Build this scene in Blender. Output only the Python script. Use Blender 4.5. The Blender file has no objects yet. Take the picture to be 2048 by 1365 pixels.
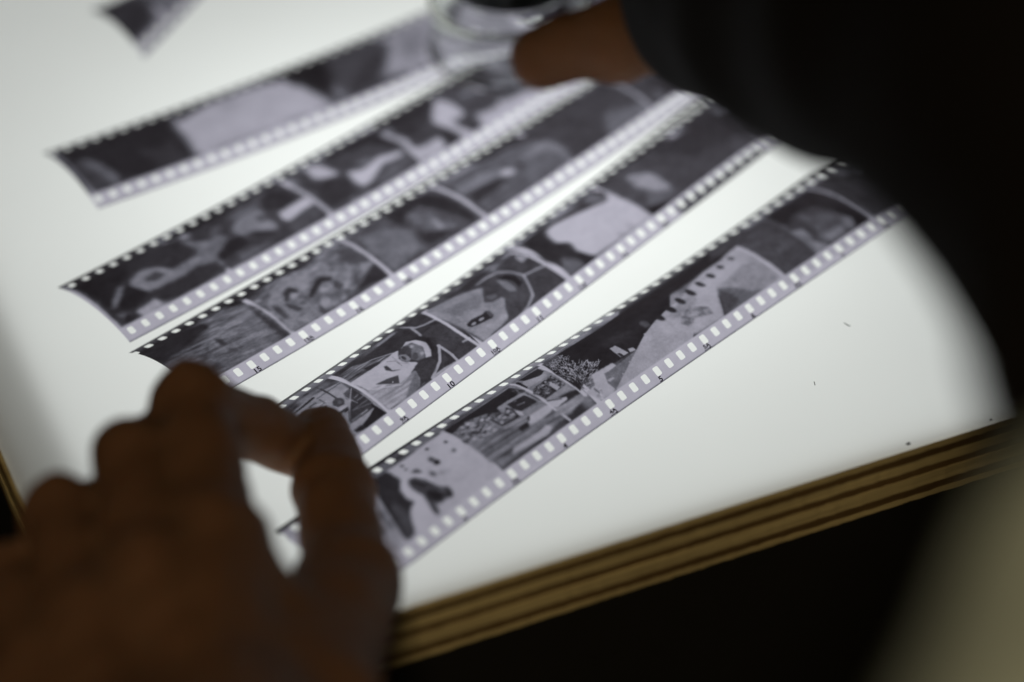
import bpy, math, random
import numpy as np
from mathutils import Matrix, Vector

scene = bpy.context.scene
col = scene.collection
MM = 0.001

# ------------------------------------------------------------------ camera
CAM_POS = (-0.0808516, -0.4380954, 0.4599769)
CAM_R = (0.91580, -0.40147, -0.01125)
CAM_U = (0.25996, 0.57120, 0.77856)
CAM_F = (0.30614, 0.71593, -0.62747)
cd = bpy.data.cameras.new('camera')
cam = bpy.data.objects.new('camera', cd)
col.objects.link(cam)
cam.matrix_world = Matrix(((CAM_R[0], CAM_U[0], -CAM_F[0], CAM_POS[0]), (CAM_R[1], CAM_U[1], -CAM_F[1], CAM_POS[1]),
                           (CAM_R[2], CAM_U[2], -CAM_F[2], CAM_POS[2]), (0, 0, 0, 1)))
cd.sensor_width = 36.0
cd.lens = 92.45
cd.clip_start = 0.01
cd.clip_end = 20.0
cd.dof.use_dof = True
cd.dof.focus_distance = 0.7185
cd.dof.aperture_fstop = 3.1
cd.dof.aperture_blades = 7
scene.camera = cam

# ------------------------------------------------------------------ world and lamps
w = bpy.data.worlds.new('World')
scene.world = w
w.use_nodes = True
w.node_tree.nodes['Background'].inputs['Color'].default_value = (1.0, 0.80, 0.50, 1)
w.node_tree.nodes['Background'].inputs['Strength'].default_value = 0.006

def area_lamp(name, loc, target, sx, sy, watts, colour):
    ld = bpy.data.lights.new(name, 'AREA')
    ld.shape = 'RECTANGLE'
    ld.size = sx
    ld.size_y = sy
    ld.energy = watts
    ld.color = colour
    o = bpy.data.objects.new(name, ld)
    o.location = loc
    d = Vector(target) - Vector(loc)
    o.rotation_euler = d.to_track_quat('-Z', 'Y').to_euler()
    col.objects.link(o)
    return o

area_lamp('lightbox_lamp', (0.1465, 0.1925, -0.0046), (0.1465, 0.1925, 1.0), 0.259, 0.380, 0.194, (0.955, 1.0, 0.975))
area_lamp('lightbox_tube', (0.165, 0.160, -0.085), (0.165, 0.160, 1.0), 0.18, 0.18, 0.17, (0.955, 1.0, 0.975))
area_lamp('room_lamp', (-0.22, -0.64, 0.68), (0.10, -0.05, 0.03), 0.12, 0.12, 2.0, (1.0, 0.80, 0.50))

scene.view_settings.view_transform = 'Standard'
scene.view_settings.look = 'None'
scene.view_settings.exposure = 0.0
scene.view_settings.gamma = 1.0
scene.cycles.use_denoising = True
scene.cycles.max_bounces = 8
scene.cycles.transparent_max_bounces = 24
scene.cycles.transmission_bounces = 8
scene.cycles.caustics_refractive = False
scene.cycles.caustics_reflective = False

# ------------------------------------------------------------------ helpers
def tag(o, label=None, cat=None, group=None, kind=None):
    for k, v in (('label', label), ('category', cat), ('group', group), ('kind', kind)):
        if v:
            o[k] = v
    return o

def empty(name, loc, label, cat, group=None):
    o = bpy.data.objects.new(name, None)
    o.empty_display_size = 0.02
    o.location = loc
    col.objects.link(o)
    return tag(o, label, cat, group)

def mesh_obj(name, verts, faces, mat, parent=None, smooth=True, colours=None):
    """verts in metres, world space; a parent is a plain Empty, so the child keeps world coordinates through its inverse"""
    me = bpy.data.meshes.new(name)
    v = np.asarray(verts, dtype=np.float32)
    if isinstance(faces, np.ndarray):
        n, k = faces.shape
        me.vertices.add(len(v)); me.vertices.foreach_set('co', v.ravel())
        me.loops.add(n * k); me.loops.foreach_set('vertex_index', faces.astype(np.int32).ravel())
        me.polygons.add(n)
        me.polygons.foreach_set('loop_start', np.arange(0, n * k, k, dtype=np.int32))
        me.polygons.foreach_set('loop_total', np.full(n, k, dtype=np.int32))
        me.update(calc_edges=True)
    else:
        me.from_pydata([tuple(map(float, p)) for p in v], [], [list(map(int, f)) for f in faces])
        me.update()
    if colours is not None:
        ca = me.color_attributes.new('transmittance', 'FLOAT_COLOR', 'POINT')
        c = np.ones((len(v), 4), dtype=np.float32); c[:, :3] = colours
        ca.data.foreach_set('color', c.ravel())
    me.materials.append(mat)
    me.polygons.foreach_set('use_smooth', [smooth] * len(me.polygons))
    o = bpy.data.objects.new(name, me)
    col.objects.link(o)
    if parent is not None:
        o.parent = parent
        o.matrix_parent_inverse = Matrix.Translation(-Vector(parent_origin(parent)))
    return o

def parent_origin(p):
    return p.location

def box(x0, x1, y0, y1, z0, z1, nx=1, jitter=0.0, seed=0, axis='x'):
    """closed box; its long faces can be cut and jittered in depth so that an edge is not ruler straight"""
    r = random.Random(seed)
    V = []; F = []
    ks = [i / nx for i in range(nx + 1)]
    for i, t in enumerate(ks):
        j1 = r.uniform(-jitter, jitter); j2 = r.uniform(-jitter, jitter) * .6
        if axis == 'x':
            x = x0 + (x1 - x0) * t
            V += [(x, y0 + j1, z0 + j2), (x, y1, z0 + j2), (x, y1, z1 + j2), (x, y0 + j1, z1 + j2)]
        else:
            y = y0 + (y1 - y0) * t
            V += [(x0 + j1, y, z0 + j2), (x1, y, z0 + j2), (x1, y, z1 + j2), (x0 + j1, y, z1 + j2)]
    for i in range(nx):
        a = 4 * i
        for k in range(4):
            F.append((a + k, a + (k + 1) % 4, a + 4 + (k + 1) % 4, a + 4 + k))
    F.append((0, 3, 2, 1)); b = 4 * nx; F.append((b, b + 1, b + 2, b + 3))
    return V, F

def nodes_of(name):
    m = bpy.data.materials.new(name)
    m.use_nodes = True
    nt = m.node_tree
    nt.nodes.clear()
    out = nt.nodes.new('ShaderNodeOutputMaterial')
    return m, nt, out

def N(nt, kind, **kw):
    n = nt.nodes.new(kind)
    for k, v in kw.items():
        if k in n.inputs:
            n.inputs[k].default_value = v
        else:
            setattr(n, k, v)
    return n

def principled(name, colour, rough=.5, spec=.5, noise=0.0, nscale=200.0, stretch=(1, 1, 1), bump=0.0, sss=0.0, sheen=0.0, metal=0.0):
    m, nt, out = nodes_of(name)
    b = N(nt, 'ShaderNodeBsdfPrincipled')
    b.inputs['Roughness'].default_value = rough
    b.inputs['Specular IOR Level'].default_value = spec
    b.inputs['Metallic'].default_value = metal
    if sheen:
        b.inputs['Sheen Weight'].default_value = sheen
    if sss:
        b.inputs['Subsurface Weight'].default_value = sss
        b.inputs['Subsurface Radius'].default_value = (1.0, 0.32, 0.16)
        b.inputs['Subsurface Scale'].default_value = 0.010
    tc = N(nt, 'ShaderNodeTexCoord')
    mp = N(nt, 'ShaderNodeMapping'); mp.inputs['Scale'].default_value = stretch
    nt.links.new(tc.outputs['Object'], mp.inputs['Vector'])
    nz = N(nt, 'ShaderNodeTexNoise', Scale=nscale, Detail=6.0, Roughness=.6)
    nt.links.new(mp.outputs['Vector'], nz.inputs['Vector'])
    mix = N(nt, 'ShaderNodeMix', data_type='RGBA')
    c0 = tuple(max(0, c * (1 - noise)) for c in colour) + (1,)
    c1 = tuple(min(1, c * (1 + noise)) for c in colour) + (1,)
    mix.inputs['A'].default_value = c0
    mix.inputs['B'].default_value = c1
    nt.links.new(nz.outputs['Fac'], mix.inputs['Factor'])
    nt.links.new(mix.outputs['Result'], b.inputs['Base Color'])
    if bump:
        bp = N(nt, 'ShaderNodeBump', Strength=bump, Distance=0.0006)
        nt.links.new(nz.outputs['Fac'], bp.inputs['Height'])
        nt.links.new(bp.outputs['Normal'], b.inputs['Normal'])
    nt.links.new(b.outputs['BSDF'], out.inputs['Surface'])
    return m

# ------------------------------------------------------------------ materials
def film_material():
    m, nt, out = nodes_of('silver_film')
    at = N(nt, 'ShaderNodeAttribute', attribute_name='transmittance')
    tr = N(nt, 'ShaderNodeBsdfTransparent')
    nt.links.new(at.outputs['Color'], tr.inputs['Color'])
    gl = N(nt, 'ShaderNodeBsdfGlossy', Roughness=.22)
    gl.inputs['Color'].default_value = (.9, .9, .95, 1)
    fr = N(nt, 'ShaderNodeFresnel', IOR=1.38)
    mul = N(nt, 'ShaderNodeMath', operation='MULTIPLY'); mul.inputs[1].default_value = .55
    nt.links.new(fr.outputs['Fac'], mul.inputs[0])
    mx = N(nt, 'ShaderNodeMixShader')
    nt.links.new(mul.outputs[0], mx.inputs['Fac'])
    nt.links.new(tr.outputs[0], mx.inputs[1]); nt.links.new(gl.outputs[0], mx.inputs[2])
    nt.links.new(mx.outputs[0], out.inputs['Surface'])
    return m

def opal_material():
    m, nt, out = nodes_of('opal_acrylic')
    tc = N(nt, 'ShaderNodeTexCoord')
    nz = N(nt, 'ShaderNodeTexNoise', Scale=30.0, Detail=3.0)
    nt.links.new(tc.outputs['Object'], nz.inputs['Vector'])
    mix = N(nt, 'ShaderNodeMix', data_type='RGBA')
    mix.inputs['A'].default_value = (.80, .80, .80, 1); mix.inputs['B'].default_value = (.83, .83, .83, 1)
    nt.links.new(nz.outputs['Fac'], mix.inputs['Factor'])
    tl = N(nt, 'ShaderNodeBsdfTranslucent'); nt.links.new(mix.outputs['Result'], tl.inputs['Color'])
    df = N(nt, 'ShaderNodeBsdfDiffuse'); df.inputs['Color'].default_value = (.35, .35, .35, 1)
    ad = N(nt, 'ShaderNodeMixShader', Fac=.25)
    nt.links.new(tl.outputs[0], ad.inputs[1]); nt.links.new(df.outputs[0], ad.inputs[2])
    nt.links.new(ad.outputs[0], out.inputs['Surface'])
    return m

def acrylic_material():
    m, nt, out = nodes_of('clear_acrylic')
    tc = N(nt, 'ShaderNodeTexCoord')
    nz = N(nt, 'ShaderNodeTexNoise', Scale=400.0)
    nt.links.new(tc.outputs['Object'], nz.inputs['Vector'])
    rg = N(nt, 'ShaderNodeMapRange'); rg.inputs['To Min'].default_value = .0; rg.inputs['To Max'].default_value = .02
    nt.links.new(nz.outputs['Fac'], rg.inputs['Value'])
    g = N(nt, 'ShaderNodeBsdfGlass', IOR=1.49); g.inputs['Color'].default_value = (.97, .98, .97, 1)
    nt.links.new(rg.outputs['Result'], g.inputs['Roughness'])
    nt.links.new(g.outputs[0], out.inputs['Surface'])
    return m

def tinted_rim_material():
    m, nt, out = nodes_of('smoky_rim')
    tc = N(nt, 'ShaderNodeTexCoord')
    nz = N(nt, 'ShaderNodeTexNoise', Scale=250.0)
    nt.links.new(tc.outputs['Object'], nz.inputs['Vector'])
    mix = N(nt, 'ShaderNodeMix', data_type='RGBA')
    mix.inputs['A'].default_value = (.42, .42, .36, 1); mix.inputs['B'].default_value = (.50, .50, .43, 1)
    nt.links.new(nz.outputs['Fac'], mix.inputs['Factor'])
    tr = N(nt, 'ShaderNodeBsdfTransparent'); nt.links.new(mix.outputs['Result'], tr.inputs['Color'])
    gl = N(nt, 'ShaderNodeBsdfGlossy', Roughness=.1)
    mx = N(nt, 'ShaderNodeMixShader', Fac=.12)
    nt.links.new(tr.outputs[0], mx.inputs[1]); nt.links.new(gl.outputs[0], mx.inputs[2])
    nt.links.new(mx.outputs[0], out.inputs['Surface'])
    return m

M_FILM = film_material()
M_RIM = tinted_rim_material()
M_OPAL = opal_material()
M_ACRYL = acrylic_material()
M_PLY_A = principled('pale_veneer', (.66, .46, .24), .7, .15, .8, 160, (.10, 1, 2.2), .5)
M_PLY_B = principled('dark_veneer', (.15, .095, .042), .75, .15, .75, 160, (.10, 1, 2.2), .5)
M_CASE = principled('black_painted_board', (.012, .011, .010), .7, .3, .2, 60)
M_WHITE = principled('white_lining', (.75, .75, .73), .7, .3, .03, 60)
M_FLOOR = principled('dark_table_top', (.003, .003, .003), .6, .3, .3, 20)
M_SKIN = principled('skin', (.19, .098, .056), .65, .12, .18, 900, (1, 1, 1), .35, .55)
M_NAIL = principled('nail', (.42, .25, .18), .3, .5, .05, 300, (1, 1, 1), 0, .2)
M_SLEEVE = principled('shaded_cloth', (.007, .0055, .005), .9, .1, .3, 900, (1, 1, 1), .3)  # near black: the shade on the forearm is put into the cloth colour
M_SHIRT = principled('lit_olive_cloth', (.50, .56, .50), .9, .1, .15, 900, (1, 1, 1), .3)  # same garment as the sleeve, with its lit tone put into the colour
M_INK = principled('black_film_ink', (.008, .007, .009), .6, .2, .1, 500)
M_BLACK = principled('black_plastic', (.008, .012, .014), .35, .4, .1, 300)
M_DUST = principled('dark_fibre', (.03, .025, .03), .8, .1, .2, 500)
M_LENS = principled('coated_lens', (.006, .018, .024), .08, .8, .1, 50)

# film strips: curves of the two perforation rows (box coordinates, mm) and the tones of their negatives
S0 = dict(cb=[[79.8, 93.06], [5.6, 272.23]], ct=[[79.8, 86.0], [5.6, 300.8]], frames=[(-2, 3.0), (3.0, 11), (11, 19)], start=0, end=16, nums=[], topdark=(33.3, .2), items=[
["P", 0.16, 1.2, 0, [[0, 5.5], [9.5, 5.5], [15, 14], [16, 29.5], [0, 29.5]]],
["P", 0.62, 1.6, 0, [[15, 5.5], [74, 5.5], [74, 29.5], [17, 29.5], [17, 14]]],
["P", 0.3, 2.0, 0, [[30, 10], [55, 8], [60, 22], [38, 26]]],
["L", 0.8, 0.8, 5.0, [[0, 3], [76, 3]]]])
S1=dict(af=1.015,cb=[[-0.8247, 99.2429, 57.6478], [4.4015, 13.3282, 198.8646]],ct=[[-0.8247, 99.2429, 51.8684], [4.4015, 13.3282, 227.3921]],frames=[(-8, 0), (0, 8), (8, 16), (16, 24), (24, 32), (32, 40), (40, 48)],start=-0.4,end=46,nums=[],topdark=(33.3, 0.04),items=[
["P",0.07,1.2,0,[[0.4,36.0],[23.69,36.0],[39.12,29.85],[36.3,19.87],[34.75,5.84],[0.1,4.63],[-0.39,20.15]]],
["P",0.25,0.9,0,[[1.13,21.84],[4.87,19.16],[8.26,7.77],[0.48,5.3]]],
["P",0.5,0.7,0,[[3.79,22.01],[7.26,17.59],[10.19,7.75],[7.1,5.7],[4.93,13.34]]],
["P",0.16,0.9,0,[[20.38,15.36],[31.19,15.69],[31.45,4.78],[23.22,4.31]]],
["P",0.9,1.2,0,[[36.53,22.65],[50.39,27.77],[71.5,27.67],[80.06,18.26],[83.33,5.57],[57.31,4.8],[34.75,5.84]]],
["P",0.78,1.2,0,[[52.98,25.01],[59.52,24.22],[58.54,20.25],[51.98,20.93]]],
["P",0.02,1.0,0,[[71.77,33.11],[84.02,31.65],[105.7,30.48],[96.1,20.35],[86.1,11.96],[85.53,4.5],[81.41,13.65],[78.44,22.53]]],
["P",0.25,1.3,0,[[94.72,29.77],[113.18,35.08],[118.34,24.09],[111.09,9.33],[88.44,6.69],[88.2,12.92]]],
["P",0.15,1.0,0,[[99.45,16.46],[112.56,22.39],[112.14,10.83],[99.91,8.39],[90.47,7.54]]],
["P",0.88,1.0,0,[[112.62,31.74],[121.72,24.49],[133.26,26.4],[121.83,8.49],[113.22,10.21],[116.36,22.34]]],
["P",0.45,0.9,0,[[124.07,36.0],[137.71,36.0],[134.16,27.68],[120.83,25.46]]],
["P",0.78,1.0,0,[[134.64,36.0],[162.05,36.0],[173.52,24.11],[153.88,-1.0],[123.42,5.19],[102.75,8.54]]],
["P",0.75,1.5,0,[[121.63,30.92],[132.83,29.42],[130.39,20.73],[118.55,9.28],[106.86,9.43]]],
["P",0.6,1.5,0,[[120.18,23.42],[129.38,24.46],[122.36,12.94],[115.2,12.93]]],
["P",0.85,1.5,0,[[134.7,20.76],[145.84,16.52],[142.91,7.64],[130.25,4.6],[126.99,10.17]]],
["P",0.4,1.2,0,[[137.7,8.95],[146.48,5.73],[140.69,2.93],[128.33,2.76]]]])

S2=dict(af=1.015,cb=[[-1.7971, 96.7758, 47.8359], [2.4552, 32.0868, 134.1511]],ct=[[-1.7971, 96.7758, 38.4525], [2.4552, 32.0868, 160.7769]],frames=[(-8.5, -0.5), (-0.5, 7.5), (7.5, 15.5), (15.5, 23.5), (23.5, 31.5), (31.5, 39.5), (39.5, 47.5)],start=-0.62,end=47.3,nums=[(2, '')],topdark=(33.3, 0.05),items=[
["P",0.14,0.6,0,[[-1.59,36.0],[14.52,33.32],[34.49,27.04],[40.68,21.11],[39.73,8.69],[35.06,6.16],[11.98,6.37],[-1.37,5.14],[-1.61,10.38],[-0.78,22.99]]],
["P",0.04,0.8,0,[[-1.09,35.21],[14.52,33.32],[14.13,22.82],[6.93,19.84],[0.74,13.59],[-0.41,23.53]]],
["P",0.62,0.5,0,[[11.91,19.77],[16.72,21.72],[21.14,19.6],[23.43,15.8],[32.3,16.03],[34.91,13.75],[24.44,11.51],[16.03,11.7],[13.0,12.16],[8.95,13.48],[8.05,15.64]]],
["P",0.28,0.4,0,[[15.53,17.79],[19.48,17.95],[20.82,15.19],[16.55,14.62],[14.77,16.2]]],
["P",0.55,0.5,0,[[7.41,19.34],[9.21,18.36],[5.76,14.8],[2.29,12.33],[0.14,12.77],[3.11,15.71]]],
["P",0.05,0.5,0,[[9.55,18.83],[12.7,11.76],[5.98,9.5],[3.28,10.32],[2.29,12.33]]],
["P",0.85,0.5,0,[[4.85,7.99],[12.29,9.0],[13.37,5.97],[5.96,5.02]]],
["P",0.4,0.5,0,[[3.21,7.45],[2.82,7.17],[2.23,7.11],[1.55,7.27],[0.88,7.63],[0.31,8.15],[-0.05,8.73],[-0.17,9.31],[-0.01,9.78],[0.4,10.07],[0.98,10.14],[1.66,9.97],[2.32,9.59],[2.88,9.06],[3.25,8.47],[3.36,7.91]]],
["P",0.08,0.4,0,[[2.96,8.77],[3.77,5.42],[0.51,5.47],[0.5,7.68]]],
["P",0.55,0.5,0,[[34.9,26.4],[36.34,21.25],[44.63,17.03],[43.21,15.25],[34.06,10.45],[29.64,12.62],[35.74,15.93]]],
["P",0.08,0.5,0,[[37.51,10.34],[44.26,14.32],[47.41,10.42],[42.03,8.22]]],
["L",0.55,0.5,1.6,[[34.23,25.69],[35.03,17.25],[36.01,8.47]]],
["L",0.5,0.4,1.6,[[33.34,16.4],[39.54,15.51],[45.01,17.12]]],
["P",0.22,0.6,0,[[41.64,21.29],[61.81,21.12],[75.18,23.92],[75.1,6.34],[59.49,5.25],[44.32,4.09],[36.42,7.26],[36.92,12.21],[44.72,16.76]]],
["P",0.62,0.6,0,[[46.85,18.55],[51.69,21.97],[58.97,22.08],[59.77,20.39],[58.13,16.62],[58.87,11.43],[56.44,10.24],[52.13,13.69],[47.17,14.56]]],
["P",0.35,0.4,0,[[58.25,15.89],[57.72,15.45],[57.08,15.25],[56.43,15.31],[55.87,15.63],[55.49,16.17],[55.34,16.84],[55.46,17.56],[55.83,18.21],[56.38,18.68],[57.03,18.9],[57.67,18.84],[58.22,18.49],[58.58,17.92],[58.71,17.23],[58.6,16.52]]],
["P",0.05,0.5,0,[[37.34,11.87],[42.66,15.06],[47.44,14.89],[47.47,10.58],[41.51,10.15],[36.96,9.67]]],
["P",0.08,0.4,0,[[50.34,14.1],[56.66,10.08],[56.35,8.84],[50.55,11.75]]],
["P",0.45,0.6,0,[[41.7,9.52],[48.04,8.68],[54.9,7.52],[45.67,5.77],[41.14,6.22]]],
["P",0.95,0.5,0,[[62.45,15.72],[70.1,16.09],[73.24,16.31],[73.37,12.11],[68.82,11.99],[62.55,10.63],[61.12,12.83]]],
["P",0.3,0.5,0,[[61.81,10.18],[70.59,10.6],[72.24,6.47],[60.91,6.08]]],
["P",0.12,0.6,0,[[67.17,27.79],[71.61,24.12],[71.3,17.52],[63.32,16.77],[60.54,19.56]]],
["L",0.95,0.5,1.5,[[74.06,29.0],[73.8,21.37],[74.05,13.78],[74.62,6.21]]],
["L",0.05,0.6,3.6,[[33.09,29.82],[41.61,30.09],[47.77,29.84],[55.37,29.49]]],
["L",0.18,0.6,3.2,[[56.2,30.6],[64.45,29.02],[71.93,29.13]]],
["P",0.24,0.6,0,[[76.83,27.29],[93.27,27.99],[111.59,25.93],[113.61,23.0],[110.99,7.61],[99.04,7.07],[75.61,6.54],[75.68,15.62]]],
["P",0.9,0.6,0,[[82.74,28.13],[87.09,27.52],[88.2,17.96],[83.53,18.68],[80.84,21.66]]],
["P",0.14,0.6,0,[[78.53,18.95],[87.58,16.25],[87.39,11.04],[86.57,8.12],[75.36,7.26],[75.83,12.79]]],
["P",0.95,0.6,0,[[89.99,16.98],[94.14,14.62],[102.43,15.79],[110.17,13.21],[108.43,11.34],[101.32,12.57],[93.43,8.84],[89.72,8.68],[88.88,11.72]]],
["P",0.45,0.5,0,[[94.88,18.46],[99.62,17.71],[99.98,15.1],[95.7,15.36]]],
["P",0.42,0.8,0,[[98.66,9.65],[108.09,10.98],[110.16,8.21],[101.32,6.58],[92.74,7.07]]],
["P",0.08,0.5,0,[[100.9,27.4],[111.11,25.4],[110.6,15.68],[107.38,17.2],[104.95,23.67],[96.4,24.29]]],
["P",0.22,0.7,0,[[118.95,24.74],[132.7,24.07],[140.21,26.82],[142.99,12.45],[136.03,5.37],[117.62,4.17],[111.47,5.61],[113.85,15.67]]],
["L",0.9,0.6,2.0,[[111.66,23.42],[113.35,16.14],[112.19,7.9]]],
["P",0.88,0.6,0,[[111.21,12.34],[116.33,10.83],[123.16,10.55],[122.47,6.32],[116.45,4.94],[111.21,6.34]]],
["P",0.92,0.6,0,[[136.1,26.64],[138.03,21.46],[137.34,13.72],[134.03,12.33],[132.67,14.93],[131.32,10.55],[133.89,5.16],[128.99,4.1],[129.03,9.18],[127.03,14.09],[126.56,17.61]]],
["P",0.1,0.5,0,[[124.49,13.45],[127.71,10.81],[127.28,6.35],[125.1,5.07],[123.86,8.79]]],
["L",0.06,0.5,3.4,[[92.43,28.06],[103.96,27.77],[113.07,27.61],[121.79,26.82],[133.09,26.04]]],
["P",0.9,0.8,0,[[139.14,10.94],[147.53,9.74],[160.96,9.17],[167.99,2.01],[153.07,1.31],[137.26,3.45]]],
["P",0.25,0.7,0,[[142.28,21.02],[150.65,16.97],[152.9,10.93],[142.44,10.15],[141.18,13.0]]],
["P",0.12,0.8,0,[[116.41,26.77],[129.47,25.97],[128.64,20.84],[117.47,15.96],[113.49,20.01]]]])

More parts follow.
